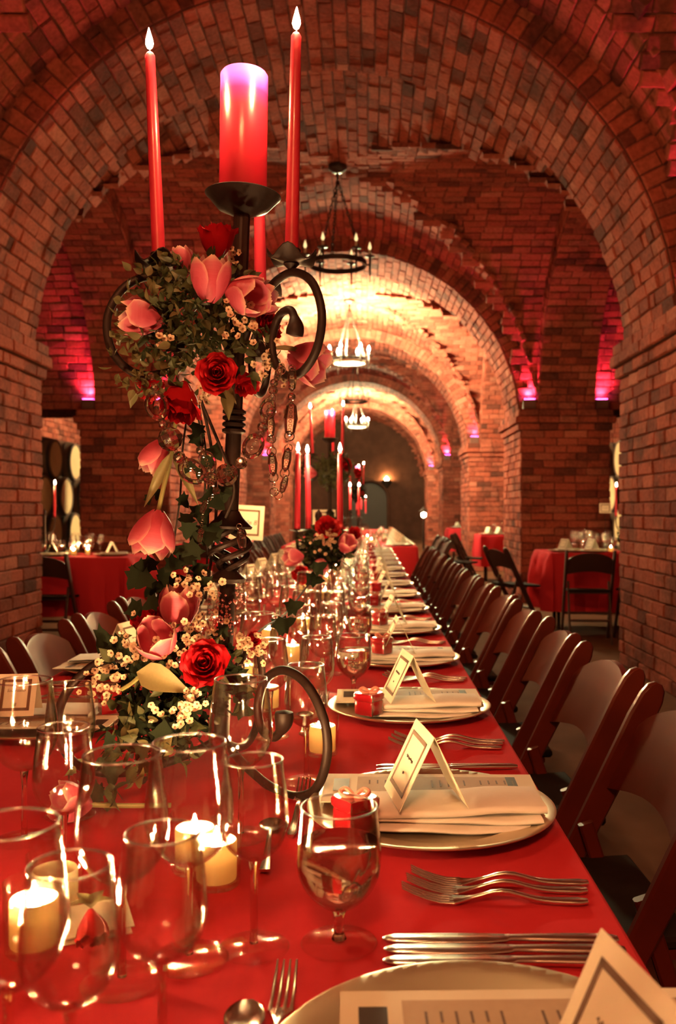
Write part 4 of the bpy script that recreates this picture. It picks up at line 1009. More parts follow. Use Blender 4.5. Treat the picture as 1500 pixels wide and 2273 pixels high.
# unit sized: flower about 1 across
ROSE_N = (2, 3, 4, 5, 5, 5)
ROSE_P = []
for _i, (_rt, _h, _c, _n) in enumerate(zip((0.07, 0.13, 0.20, 0.28, 0.36, 0.43), (0.66, 0.67, 0.66, 0.62, 0.55, 0.46), (0.0, 0.012, 0.035, 0.06, 0.085, 0.11), ROSE_N)):
    def _pf(t, rt=_rt, h=_h, c=_c):
        q = max(0.0, (t - 0.68) / 0.32); return 0.04 + (rt - 0.04) * math.sin(PI / 2 * min(1, t * 1.35)) + c * q * q, h * t - c * 0.75 * q ** 3
    ROSE_P.append(petal_mesh('petal', 'rose_red', _pf, 1.32 * PI / _n if _n > 2 else 1.7, lambda t: (0.5 + 0.5 * min(1, t * 2.2)) * math.sqrt(max(0.02, 1 - max(0, (t - 0.55) / 0.47) ** 3)), edge=0.03, wave=0.010 + 0.006 * _i))
wt = lambda t: (0.40 + 0.60 * min(1, t * 2.4)) * math.sqrt(max(0.004, 1 - max(0, (t - 0.35) / 0.655) ** 3.2))
TULIP_P = [petal_mesh('petal', 'tulip_pink', lambda t: (0.02 + 0.385 * math.sin(PI * min(1, 0.05 + t * 0.76)) ** 0.75, 1.15 * t), 0.98, wt, uv=True, wave=0.012),
           petal_mesh('petal', 'tulip_pink', lambda t: (0.02 + 0.42 * math.sin(PI * min(1, 0.05 + t * 0.70)) ** 0.75, 1.10 * t), 0.95, wt, uv=True, wave=0.015),
           petal_mesh('petal', 'tulip_pink', lambda t: (0.02 + 0.46 * math.sin(PI * min(1, 0.05 + t * 0.60)) ** 0.75, 1.04 * t - 0.04 * t ** 4), 0.90, wt, uv=True, wave=0.02)]
def leaf_mesh(name, mat, L=1.0, Wd=0.29, curl=0.15, fold=0.10, shape=1.0):
    rows = []
    for i in range(7):
        t = i / 6; w = Wd * math.sin(PI * t ** (0.72 * shape)) ** 1.15 + 0.004
        rows.append([(L * t, w * q, -curl * t * t + fold * abs(q) * w / Wd) for q in (-1, -0.5, 0, 0.5, 1)])
    mb = MB(); mb.grid(rows); return mb.mesh(name, mat, True, 0)
def ivy_mesh():
    pr = [(0.0, 0.03), (0.02, 0.20), (-0.06, 0.40), (0.22, 0.34), (0.34, 0.52), (0.52, 0.26), (0.78, 0.18), (1.0, 0.0)]
    vs = [(0.0, 0, 0), (0.5, 0, 0.03)]; up = [(x, y, -0.05 * y * y - 0.04 * x * x) for x, y in pr]; dn = [(x, -y, z) for x, y, z in up[:-1]]
    ring = up + dn[::-1]; mb = MB(); mb.add([(0.4, 0, 0.02)] + ring, [(0, i + 1, (i + 1) % len(ring) + 1) for i in range(len(ring))]); return mb.mesh('ivy_leaf', 'leaf_ivy', True, 0)
LEAF = [leaf_mesh('leaf', 'leaf_green', curl=c, fold=f) for c, f in ((0.12, 0.10), (0.3, 0.16), (-0.1, 0.12))]
LEAFL = [leaf_mesh('leaf', 'leaf_light', curl=c, fold=f) for c, f in ((0.12, 0.10), (0.28, 0.14))]
IVY = ivy_mesh(); BIGLEAF = leaf_mesh('leaf', 'leaf_olive', curl=0.10, fold=0.10, Wd=0.24, shape=0.8); LONGLEAF = leaf_mesh('leaf', 'leaf_olive', curl=0.2, fold=0.06, Wd=0.085)
def waxflower_mesh():
    mb = MB()
    for k in range(5):
        a = 2 * PI * k / 5; M = Matrix.Rotation(a, 4, 'Z') @ Matrix.Translation((0.30, 0, 0.10)) @ Matrix.Rotation(-0.5, 4, 'Y')
        mb.add([M @ Vector((0.25 * math.cos(2 * PI * q / 7), 0.25 * math.sin(2 * PI * q / 7), 0)) for q in range(7)], [tuple(range(7))])
    mb.lathe([(0.02, -0.35), (0.16, -0.10), (0.24, 0.06)], 8); return mb.mesh('petals', 'wax_petal', True, 30)
WAX = waxflower_mesh(); mb = MB(); mb.lathe([(0.0005, 0.10), (0.12, 0.10), (0.14, 0.02)], 8); WAXEYE = mb.mesh('flower_eye', 'wax_eye')

class Bunch:
    """a flower arrangement: its root and helpers that add flowers as parts with petals as sub-parts"""
    def __init__(s, name, label, loc, group=None):
        s.o = Vector(loc); s.t = thing(name, label, 'flowers', loc, 0, group); s.r = random.Random(len(name) * 7 + int(abs(loc[1]) * 100))
    def M(s, p, d, size, roll=0.0, x=None): return Matrix.Translation(Vector(p) - s.o) @ frame(d, x) @ Matrix.Rotation(roll, 4, 'Z') @ Matrix.Scale(size, 4)
    def rose(s, p, d, size, full=True):
        e = part_empty('rose', s.t, s.M(Vector(p) - Vector(d).normalized() * size * 0.4, d, size)); r = s.r
        for lv, n in enumerate(ROSE_N):
            if lv >= 4 and not full: continue
            o0 = r.uniform(0, 6)
            for k in range(n): obj('petal', ROSE_P[lv], e, Matrix.Rotation(o0 + 2 * PI * k / n + r.uniform(-.15, .15), 4, 'Z') @ Matrix.Rotation(r.uniform(-.06, .06), 4, 'Y') @ Matrix.Scale(r.uniform(0.94, 1.05), 4))
        return e
    def tulip(s, p, d, size, opened=0, stem=None):
        e = part_empty('tulip', s.t, s.M(Vector(p) - Vector(d).normalized() * size * 0.5, d, size)); r = s.r
        for w in range(2):
            o0 = r.uniform(0, 6) if w == 0 else o0 + PI / 3
            for k in range(3): obj('petal', TULIP_P[min(2, opened + w)], e, Matrix.Rotation(o0 + 2 * PI * k / 3, 4, 'Z') @ Matrix.Rotation(r.uniform(-.03, .08) + 0.05 * w, 4, 'Y'))
        if stem:
            b = Vector(p) - Vector(d).normalized() * size * 0.5; mb = MB(); mb.tube(smooth_path([b - s.o] + [Vector(q) - s.o for q in stem], 5), 0.0035, 8); mb.build('stem', 'stem_green', s.t)
        return e
    def wax(s, p, n, spread, size=0.011, d=(0, -1, 0.25)):
        for i in range(n):
            q = Vector(p) + Vector((s.r.gauss(0, spread), s.r.gauss(0, spread * 0.6), s.r.gauss(0, spread)))
            dd = Vector(d) + Vector((s.r.gauss(0, .5), s.r.gauss(0, .3), s.r.gauss(0, .5)))
            o = obj('waxflower', WAX, s.t, s.M(q, dd, size * s.r.uniform(0.8, 1.15), s.r.uniform(0, 6))); obj('flower_eye', WAXEYE, o)
    def leaves(s, c, rad, n, size, meshes=LEAF, front=True, spread=0.0):
        for i in range(n):
            v = Vector((s.r.gauss(0, 1), s.r.gauss(0, 1), s.r.gauss(0, 1))).normalized()
            if front and v.y > 0.45: v.y = -v.y
            q = Vector(c) + Vector((v.x * rad[0], v.y * rad[1], v.z * rad[2])) * s.r.uniform(0.72, 1.02)
            d = (v + Vector((s.r.gauss(0, .7), s.r.gauss(0, .7), s.r.gauss(0, .7) + 0.1))).normalized()
            sz = size * s.r.uniform(0.65, 1.2)
            xx = d; zz = (v + Vector((s.r.gauss(0, .5), s.r.gauss(0, .5), s.r.gauss(0, .5)))).normalized()
            yy = zz.cross(xx).normalized(); zz = xx.cross(yy)
            Mx = Matrix((xx, yy, zz)).transposed().to_4x4(); Mx.translation = q - s.o
            obj('leaf', s.r.choice(meshes), s.t, Mx @ Matrix.Scale(sz, 4))
    def leaf(s, p, along, normal, size, mesh, name='leaf'):
        xx = Vector(along).normalized(); zz = Vector(normal); yy = zz.cross(xx).normalized(); zz = xx.cross(yy)
        Mx = Matrix((xx, yy, zz)).transposed().to_4x4(); Mx.translation = Vector(p) - s.o; return obj(name, mesh, s.t, Mx @ Matrix.Scale(size, 4))
    def filler(s, c, rad, n, size, mat='leaf_green'):
        """dense small leaves inside the bunch, too many to tell apart"""
        mb = MB()
        for i in range(n):
            v = Vector((s.r.gauss(0, 1), s.r.gauss(0, 1), s.r.gauss(0, 1))).normalized() * s.r.uniform(0.25, 0.9) ** 0.6
            q = Vector(c) + Vector((v.x * rad[0], v.y * rad[1], v.z * rad[2])) - s.o; d = Vector((s.r.gauss(0, 1), s.r.gauss(0, 1), s.r.gauss(0, 1))).normalized()
            e = d.cross(Vector((s.r.gauss(0, 1), s.r.gauss(0, 1), s.r.gauss(0, 1)))).normalized(); sz = size * s.r.uniform(0.6, 1.2)
            mb.add([q, q + d * sz * 0.5 + e * sz * 0.26, q + d * sz, q + d * sz * 0.5 - e * sz * 0.26], [(0, 1, 2, 3)])
        o = mb.build('foliage', mat, s.t, False); o['kind'] = 'stuff'
    def vine(s, pts, r=0.0018, mat='vine_brown', name='vine'):
        mb = MB(); mb.tube(smooth_path([Vector(p) - s.o for p in pts], 5), r, 6); return mb.build(name, mat, s.t)
C = Vector; UP = (0, 0, 1); FR = (0, -1, 0.1)
# --- ball of flowers on the tall candelabrum
c0 = P(440, 705, 1.39); B = Bunch('flower_ball', 'ball of pink tulips, red roses and green leaves on the tall candelabrum', P(440, 860, 1.39))
B.filler(c0, (0.088, 0.075, 0.088), 900, 0.020)
B.leaves(c0, (0.104, 0.088, 0.098), 240, 0.020)
B.leaves(c0 + C((-0.03, -0.02, -0.01)), (0.106, 0.080, 0.096), 95, 0.020, LEAFL)
B.leaves(P(385, 610, 1.36), (0.035, 0.03, 0.03), 26, 0.019, LEAFL)
B.leaves(P(330, 840, 1.36), (0.045, 0.03, 0.03), 34, 0.021, LEAFL)
B.leaves(P(300, 790, 1.36), (0.04, 0.03, 0.045), 30, 0.020, LEAFL); B.leaves(P(420, 845, 1.34), (0.06, 0.03, 0.025), 30, 0.020, LEAF); B.leaves(P(560, 790, 1.37), (0.04, 0.03, 0.04), 24, 0.020, LEAF)
B.rose(P(480, 530, 1.36), (0.0, -0.12, 1), 0.086, False)
B.tulip(P(467, 627, 1.31), (0.1, -0.15, 1), 0.058, 0)
B.tulip(P(540, 655, 1.31), (0.75, -0.45, -0.25), 0.058, 1); B.tulip(P(578, 665, 1.36), (0.9, -0.1, 0.2), 0.045, 1)
B.tulip(P(316, 708, 1.33), (-1, -0.3, 0.12), 0.056, 1)
B.tulip(P(405, 585, 1.40), (-0.2, 0, 1), 0.040, 0)
B.rose(P(598, 722, 1.38), (0.7, -0.5, 0.2), 0.052); B.rose(P(482, 828, 1.29), (0.15, -1, 0.05), 0.056)
B.rose(P(398, 897, 1.33), (-0.12, -0.45, -0.9), 0.098, False); B.rose(P(332, 865, 1.36), (-0.8, -0.3, -0.4), 0.06, False)
B.rose(P(545, 852, 1.40), (0.3, -0.5, -0.8), 0.062, False)
B.tulip(P(682, 800, 1.38), (0.85, -0.2, -0.35), 0.062, 2)
for (x, y, D, n, s_) in ((515, 692, 1.30, 6, .010), (525, 735, 1.30, 7, .009), (548, 690, 1.31, 6, .009), (360, 752, 1.31, 6, .008), (612, 830, 1.34, 10, .010), (452, 880, 1.33, 8, .008), (553, 722, 1.31, 6, .008), (525, 575, 1.38, 5, .012), (590, 800, 1.36, 8, .012)): B.wax(P(x, y, D), n, s_)
B.leaf(P(600, 775, 1.36), (1, 0, 0.02), (0, -0.8, 0.6), 0.065, LONGLEAF); B.leaf(P(500, 868, 1.37), (0.15, 0, -1), (0.5, -1, 0), 0.045, BIGLEAF); B.leaf(P(490, 850, 1.38), (0.6, 0, -0.8), (0.2, -1, 0), 0.04, BIGLEAF)
# --- trailing ivy and hanging tulips round the stem
B = Bunch('ivy_garland', 'trailing dark ivy with two hanging pink tulips on the candelabrum stem', P(430, 1300, 1.40))
for k, pts in enumerate(([(430, 880), (445, 960), (455, 1080), (440, 1200), (425, 1320)], [(445, 880), (470, 1000), (480, 1120), (470, 1230), (455, 1330)], [(420, 890), (405, 1000), (400, 1100), (388, 1190), (375, 1290)], [(450, 900), (500, 1020), (520, 1090), (500, 1150)], [(440, 890), (460, 1030), (462, 1150), (458, 1280)], [(430, 1240), (450, 1330), (420, 1350), (370, 1350)])):
    B.vine([P(x, y, 1.40 + 0.01 * (k % 3)) for x, y in pts], 0.0016 + 0.0008 * (k % 2))
r_ = random.Random(5)
for (x, y, sz) in ((440, 940, .030), (470, 990, .028), (430, 960, .03), (455, 1010, .028), (400, 1100, .026), (455, 1095, .040), (440, 1120, .038), (470, 1085, .035), (500, 1080, .03), (420, 1160, .032), (435, 1180, .035), (415, 1140, .028), (450, 1165, .034), (475, 1160, .034), (465, 1180, .03), (440, 1210, .038), (400, 1210, .03), (425, 1230, .036), (445, 1250, .034), (395, 1240, .034), (340, 1240, .032), (310, 1265, .038), (335, 1275, .034), (350, 1290, .032), (360, 1260, .036), (300, 1250, .036), (420, 1280, .036), (385, 1290, .03), (455, 1280, .03), (330, 1095, .022), (352, 1085, .02), (445, 1040, .026), (425, 1020, .024), (380, 1270, .04), (410, 1300, .04), (350, 1320, .03)):
    B.leaf(P(x, y, 1.36 + r_.uniform(0, .04)), (r_.gauss(0, .6), r_.gauss(0, .4), -1), (r_.gauss(0, .3), -1, r_.gauss(0.2, .4)), sz, IVY, 'ivy_leaf')
B.tulip(P(352, 1010, 1.37), (-0.42, -0.2, -0.85), 0.052, 0)
B.tulip(P(341, 1180, 1.33), (-0.18, -0.25, -1), 0.063, 1, [P(362, 1085, 1.34), P(376, 1030, 1.35), P(385, 960, 1.36), P(395, 920, 1.36)])
B.leaf(P(378, 1005, 1.345), (-0.45, 0, -0.95), (0.3, -1, 0), 0.092, LONGLEAF); B.leaf(P(382, 1000, 1.36), (0.45, 0, -0.9), (0.2, -1, 0.2), 0.09, LONGLEAF)
B.wax(P(408, 1280, 1.35), 8, .010); B.wax(P(440, 1290, 1.35), 10, .012); B.wax(P(470, 1310, 1.36), 5, .010)
# --- flowers round the foot
c1 = P(400, 1470, 1.36); B = Bunch('base_flowers', 'low bunch of roses, tulips, waxflower and ivy round the candelabrum foot', (P(400, 1500, 1.36).x, 1.36, TZ + 0.001))
B.filler(P(400, 1500, 1.38), (0.105, 0.07, 0.075), 700, 0.024, 'leaf_ivy'); B.filler(P(360, 1620, 1.33), (0.07, 0.05, 0.05), 320, 0.022, 'leaf_ivy')
B.leaves(P(390, 1500, 1.37), (0.115, 0.07, 0.085), 90, 0.026, [LEAF[0], LEAF[1], IVY]); B.leaves(P(330, 1640, 1.31), (0.065, 0.04, 0.055), 70, 0.026, [LEAF[0], LEAF[1], LEAFL[0], IVY])
B.leaves(P(250, 1720, 1.24), (0.05, 0.03, 0.045), 34, 0.026, [IVY, LEAF[0], LEAFL[1]])
B.tulip(P(396, 1355, 1.36), (0.05, -0.1, -0.15 + 1), 0.062, 0); B.tulip(P(352, 1425, 1.28), (-0.05, -0.75, 0.65), 0.056, 1)
B.rose(P(335, 1385, 1.38), (-0.2, -0.3, 0.9), 0.085, False); B.rose(P(453, 1472, 1.26), (0.05, -0.95, 0.35), 0.066)
B.leaf(P(435, 1525, 1.25), (1, -0.1, -0.05), (0.0, -0.9, 0.4), 0.045, ROSE_P[2], 'petal'); B.rose(P(560, 1420, 1.42), (0.5, -0.4, 0.2), 0.04, False)
B.leaf(P(303, 1492, 1.25), (1, 0.05, -0.36), (0.25, -0.85, 0.45), 0.082, BIGLEAF); B.vine([P(270, 1530, 1.27), P(290, 1518, 1.26), P(306, 1505, 1.25)], 0.003, 'stem_green', 'stem')
for (x, y, D, n, s_) in ((430, 1400, 1.30, 16, .014), (400, 1425, 1.28, 12, .013), (290, 1430, 1.32, 12, .014), (320, 1450, 1.30, 10, .012), (250, 1480, 1.32, 10, .012), (225, 1500, 1.32, 10, .013), (240, 1545, 1.31, 10, .012), (215, 1530, 1.32, 8, .012), (425, 1565, 1.24, 16, .011), (410, 1590, 1.24, 12, .010), (430, 1550, 1.24, 8, .008), (545, 1430, 1.38, 16, .016), (575, 1440, 1.38, 12, .012), (380, 1470, 1.27, 4, .006), (480, 1400, 1.36, 8, .014), (440, 1340, 1.40, 8, .016), (350, 1580, 1.28, 5, .01)): B.wax(P(x, y, D), n, s_, 0.0105)
mb = MB(); hr = random.Random(9)
for (x, y, D) in ((500, 1340, 1.40), (510, 1375, 1.40), (480, 1360, 1.39), (525, 1320, 1.42), (490, 1385, 1.38), (515, 1300, 1.42)):
    for i in range(26):
        q = P(x, y, D) + C((hr.gauss(0, .009), hr.gauss(0, .008), hr.gauss(0, .012))) - B.o
        mb.lathe([(0.0003, -0.002), (0.0022, 0), (0.0003, 0.002)], 5, Matrix.Translation(q))
o_ = mb.build('heather_blossom', 'heather_pink', B.t); o_['kind'] = 'stuff'
for (x, y, sz, D) in ((235, 1400, .045, 1.34), (243, 1425, .04, 1.34), (285, 1345, .036, 1.38), (350, 1330, .03, 1.37), (530, 1480, .04, 1.38), (545, 1520, .04, 1.38), (500, 1520, .035, 1.34), (300, 1560, .045, 1.30), (320, 1590, .042, 1.30), (285, 1620, .042, 1.29), (350, 1610, .04, 1.28), (250, 1690, .036, 1.24), (225, 1745, .034, 1.22), (520, 1570, .034, 1.36)):
    B.leaf(P(x, y, D), (hr.gauss(0, .8), hr.gauss(0, .3), -0.7), (hr.gauss(0, .3), -1, 0.5), sz, IVY, 'ivy_leaf')
B.vine([P(520, 1490, 1.40), P(545, 1430, 1.5), P(590, 1390, 1.65), (T(640, 1500).x + 0.02, 1.95, 0.95), P(690, 1290, 2.3)], 0.0022)
B.leaf(P(612, 1395, 1.75), (1, 0.2, 0.5), (0, -0.8, 0.6), 0.045, IVY, 'ivy_leaf'); B.leaf(P(618, 1372, 1.78), (0.2, 0.2, -1), (0, -0.9, 0.4), 0.04, IVY, 'ivy_leaf'); B.leaf(P(635, 1352, 1.8), (1, 0.1, 0.35), (0, -0.9, 0.4), 0.04, IVY, 'ivy_leaf')
B.leaf(P(680, 1285, 2.3), (1, 0.2, -0.1), (0, -0.8, 0.6), 0.05, IVY, 'ivy_leaf'); B.leaf(P(695, 1268, 2.3), (0.8, 0.2, 0.5), (0, -0.9, 0.3), 0.045, IVY, 'ivy_leaf')
# --- blooms dropped on the cloth
B = Bunch('fallen_tulip', 'pink tulip lying on the cloth behind the blurred left glasses', T(160, 1825)); q = T(160, 1825)
B.tulip((q.x, q.y, TZ + 0.025), (-0.75, -0.55, 0.25), 0.050, 2, [(q.x + 0.06, q.y + 0.03, TZ + 0.012), (q.x + 0.12, q.y + 0.05, TZ + 0.006)])
B = Bunch('fallen_rose', 'red rose with green sepals lying upside down by the votives', T(205, 2120)); q = T(205, 2120)
B.rose((q.x, q.y, TZ + 0.022), (0.15, -0.3, -0.55), 0.05, False)
for k in range(5): B.leaf((q.x - 0.004, q.y + 0.008, TZ + 0.044), (math.cos(k * 1.256), math.sin(k * 1.256), 0.35), UP, 0.022, LEAFL[0], 'sepal')
B = Bunch('fallen_petals', 'two dark rose petals lying by the third goblet', T(735, 1490)); q = T(735, 1490)
B.leaf((q.x - 0.02, q.y, TZ + 0.004), (1, 0.1, 0.25), UP, 0.045, ROSE_P[3], 'petal')
mb = MB(); q = T(205, 2065); mb.box((0, 0, 0.0008), (0.07, 0.05, 0.0012), Matrix.Rotation(0.4, 4, 'Z')); mb.box((0.004, 0.004, 0.0095), (0.066, 0.046, 0.001), Matrix.Rotation(0.45, 4, 'Z') @ Matrix.Rotation(0.25, 4, 'X')); o_ = mb.build('folded_note', 'paper', None, False); o_.location = (q.x, q.y, TZ + 0.001); tag(o_, 'small folded cream card lying behind the corner votive', 'card')
# --- flowers of the other candelabra
B = Bunch('candelabrum_flowers', 'bunch of waxflower, roses and tulips on the short candelabrum', P(720, 1240, 3.6)); c2 = P(722, 1215, 3.6)
B.filler(c2, (0.10, 0.09, 0.085), 420, 0.035, 'leaf_ivy'); B.leaves(c2, (0.115, 0.09, 0.095), 70, 0.035, [LEAF[0], LEAF[1], IVY])
B.rose(P(728, 1168, 3.5), (0.1, -0.8, 0.6), 0.10); B.tulip(P(652, 1236, 3.5), (-0.9, -0.3, 0.0), 0.075, 1); B.rose(P(668, 1278, 3.5), (-0.3, -0.8, -0.2), 0.075); B.rose(P(785, 1185, 3.52), (0.5, -0.6, 0.3), 0.08, False); B.tulip(P(768, 1210, 3.48), (0.4, -0.6, 0.6), 0.07, 1); B.tulip(P(712, 1255, 3.48), (0, -0.8, -0.5), 0.06, 1)
for (x, y, n) in ((720, 1195, 22), (738, 1200, 18), (705, 1210, 12)): B.wax(P(x, y, 3.48), n, .016, 0.014)
B = Bunch('flower_ball', 'dark leafy flower ball on the second tall candelabrum', P(735, 1100, 6.3)); c3 = P(738, 1045, 6.28)
B.filler(c3, (0.13, 0.11, 0.13), 500, 0.04, 'leaf_green'); B.leaves(c3, (0.14, 0.11, 0.14), 50, 0.04, [LEAF[0], LEAF[1]]); B.rose(P(770, 1030, 6.2), (0.6, -0.6, 0.2), 0.09); B.rose(P(795, 1050, 6.2), (0.6, -0.6, 0.2), 0.07); B.tulip(P(690, 1050, 6.2), (-0.8, -0.3, 0.1), 0.08, 1)
B = Bunch('trailing_flowers', 'flowers trailing down the second tall candelabrum stem', (-0.262, 6.2, TZ + 0.01)); c3 = Vector((-0.25, 6.2, 0.98))
B.filler(c3, (0.10, 0.08, 0.20), 260, 0.045, 'leaf_ivy'); B.rose((-0.18, 6.1, 1.02), (0.4, -0.8, 0.2), 0.09); B.rose((-0.30, 6.1, 0.90), (-0.4, -0.8, 0.2), 0.09, False); B.wax((-0.24, 6.1, 0.93), 12, .03, 0.02)

# ================================================================== CRYSTAL GARLANDS
def facet_ball(n=6):
    mb = MB(); pr = [(0.0005, -1), (0.55, -0.83), (0.9, -0.42), (1, 0), (0.9, 0.42), (0.55, 0.83), (0.0005, 1)]; mb.lathe(pr, 9); return mb.mesh('bead', 'crystal', False)
BEAD = facet_ball()
def oval_ring():
    mb = MB(); rows = []
    n = 18; pr = [(0.62, 0.0), (0.72, 0.28), (0.92, 0.22), (1.0, 0.0), (0.92, -0.22), (0.72, -0.28)]
    mb.lathe(pr, n, closed=True); return mb.mesh('oval_crystal', 'crystal', False)
OVAL = oval_ring()
mb = MB(); mb.lathe([(0.0005, -1), (0.35, -0.72), (0.5, 0.0), (0.35, 0.72), (0.0005, 1)], 6); DROP = mb.mesh('drop_crystal', 'crystal', False)
mb = MB(); mb.tube([(math.cos(2 * PI * i / 14), math.sin(2 * PI * i / 14), 0) for i in range(14)], 0.14, 5, closed=True); RINGL = mb.mesh('wire_ring', 'chain_silver')
def garland(label, spec, D0):
    p0 = P(spec[0][0], spec[0][1], D0); t = thing('crystal_garland', label, 'garland', p0, 0, 'crystal bead garlands on the candelabrum'); prev = None
    pts = [P(x, y, D0 + 0.0) for (x, y, k, s_) in spec]
    for i, (x, y, k, s_) in enumerate(spec):
        a, b = pts[max(0, i - 1)], pts[min(len(pts) - 1, i + 1)]; d = (b - a).normalized(); q = pts[i] - p0
        M = Matrix.Translation(q) @ frame(d)
        if k == 'b': obj('bead', BEAD, t, M @ Matrix.Scale(s_, 4))
        elif k == 'o': obj('oval_crystal', OVAL, t, Matrix.Translation(q) @ frame((0.25, -1, 0.1), d) @ Matrix.Diagonal((s_ * 1.25, s_ * 0.95, s_, 1)))
        elif k == 'd': obj('drop_crystal', DROP, t, M @ Matrix.Diagonal((s_ * 0.8, s_ * 0.6, s_, 1)))
        elif k == 'r': obj('wire_ring', RINGL, t, Matrix.Translation(q) @ frame((0.3 * (-1) ** i, -1, 0.2)) @ Matrix.Scale(s_, 4))
    for i in range(len(pts) - 1):                       # little wire links between the stones
        a, b = pts[i] - p0, pts[i + 1] - p0; n = max(1, int((b - a).length / 0.006))
        mb = MB()
        for j in range(n):
            c = a + (b - a) * ((j + 0.5) / n); mb.tube([c + Vector((0.0022 * math.cos(q * PI / 3), 0.0012 * math.sin(q * PI / 3) * (j % 2), 0.0022 * math.sin(q * PI / 3))) for q in range(6)], 0.0005, 4, closed=True)
        mb.build('wire_link', 'chain_silver', t)
garland('crystal bead garland swagged from the flower ball across the stem', [(335, 835, 'b', .006), (343, 858, 'b', .006), (348, 900, 'o', .018), (362, 942, 'b', .007), (378, 975, 'b', .018), (398, 1015, 'b', .009), (427, 1046, 'o', .018), (466, 1062, 'b', .010), (503, 1053, 'b', .0165), (535, 1028, 'b', .009), (562, 990, 'o', .016), (583, 948, 'b', .008), (595, 908, 'o', .013), (606, 866, 'b', .007), (618, 828, 'd', .014)], 1.285)
garland('looped chain of long crystal drops hanging from the front scroll arm', [(648, 818, 'r', .005), (648, 842, 'd', .018), (647, 880, 'b', .006), (645, 930, 'd', .026), (642, 968, 'r', .007), (640, 995, 'r', .006), (636, 1020, 'd', .018), (632, 1050, 'r', .007), (630, 1075, 'd', .014), (618, 1100, 'r', .006), (608, 1092, 'r', .006), (607, 1060, 'r', .007), (605, 1030, 'd', .018), (603, 1003, 'r', .007), (602, 975, 'r', .006), (600, 945, 'd', .018), (601, 915, 'b', .007), (604, 885, 'r', .006), (608, 850, 'b', .006), (625, 822, 'r', .006)], 1.29)
garland('short crystal strand with a pear drop under the ivy', [(445, 1000, 'b', .007), (460, 1025, 'o', .014), (468, 1062, 'b', .008), (480, 1090, 'b', .006), (452, 1125, 'd', .012), (446, 1180, 'b', .005), (444, 1192, 'd', .010)], 1.34)
garland('single pear crystal hanging beside the twisted knop', [(531, 1168, 'r', .004), (534, 1180, 'b', .005), (536, 1197, 'd', .018)], 1.36)

# ================================================================== TABLE NUMBER CARDS
def table_sign(x, y, zc, w, h, label, text, yaw=0.0, roll=0.0, zt=TZ):
    t = thing('table_number', label, 'sign', (x, y, zt + 0.0005), yaw, 'table number cards on wire stands')
    M = Matrix.Translation((0, 0, zc - zt)) @ Matrix.Rotation(roll, 4, 'Y') @ Matrix.Rotation(PI / 2, 4, 'X')
    mb = MB(); mb.box((0, 0, 0), (w, h, 0.0016), M); c = mb.build('card', 'paper', t, False)
    mb = MB(); frame_strips(mb, w * 0.76, h * 0.76, w * 0.055, 0.0012, M); mb.build('printed_border', 'print_brown', c, False)
    if text: obj('lettering', text_mesh(text, w * 0.2, 0.15), c, M @ Matrix.Translation((0, 0, 0.0013)))
    else: mb = MB(); squiggle(mb, -w * 0.22, w * 0.22, 0, 0.008, M, 3); mb.build('lettering', 'print_black', c)
    mb = MB(); mb.tube([(0, 0.004, 0.004), (0, 0.004, zc - zt)], 0.0018, 6); mb.lathe([(0.0003, 0), (0.030, 0), (0.030, 0.004), (0.0003, 0.006)], 16); mb.build('wire_stand', 'iron', t)
table_sign(P(547, 1160, 3.95).x, 3.95, P(547, 1160, 3.95).z, 0.150, 0.150, 'cream card reading Table 8 behind the twisted knop', 'Table 8', 0.08, 0.06)
table_sign(P(719, 1152, 6.9).x, 6.9, P(719, 1152, 6.9).z, 0.175, 0.140, 'cream table number card behind the finial of the short candelabrum', None)
table_sign(P(1343, 1128, 8.85).x, 8.85, P(1343, 1128, 8.85).z, 0.115, 0.095, 'small table number card on the table in the right bay', None)

# ================================================================== TABLES BEYOND
def side_table(label, cloth_label, x0, x1, y0, y1, drop=0.40, fold=0.016, seed=1):
    t = thing('banquet_table', label, 'table', (0, 0, 0), 0, 'tables in the other bays'); folding_legs(t, x0 + 0.01, x1 - 0.01, y0 + 0.01, y1 - 0.01, TZ - 0.004)
    mb = MB(); drape(mb, x0, x1, y0, y1, TZ, drop, fold, seed); o = mb.build('tablecloth', 'cloth_red'); tag(o, cloth_label, 'tablecloth', 'red cloths in the other bays')
def table_glasses(n, x0, x1, y0, y1, label, group, seed):
    r = random.Random(seed); pts = []
    for i in range(n * 8):
        x, y = r.uniform(x0, x1), r.uniform(y0, y1)
        if all(math.hypot(x - a, y - b) > 0.083 for a, b in pts): pts.append((x, y))
        if len(pts) >= n: break
    for i, (x, y) in enumerate(pts): glass(r.choice(['red', 'white', 'white', 'water']), x, y, label, group, near=False)
FARCARD = proto(make_place_card)
def far_setting(x, y, rz, label):
    put(CH, 'gold charger plate ' + label, (x, y, TZ + 0.001)); put(NAP, 'folded cream napkin ' + label, (x, y, TZ + 0.002), rz); put(FARCARD, 'tent place card ' + label, (x, y, TZ + 0.034), rz + 0.3)
DCHAIR = proto(make_chair, 'wood_dark', 'seat_black'); DCHAIR[0]['group'] = 'dark folding chairs at the other tables'
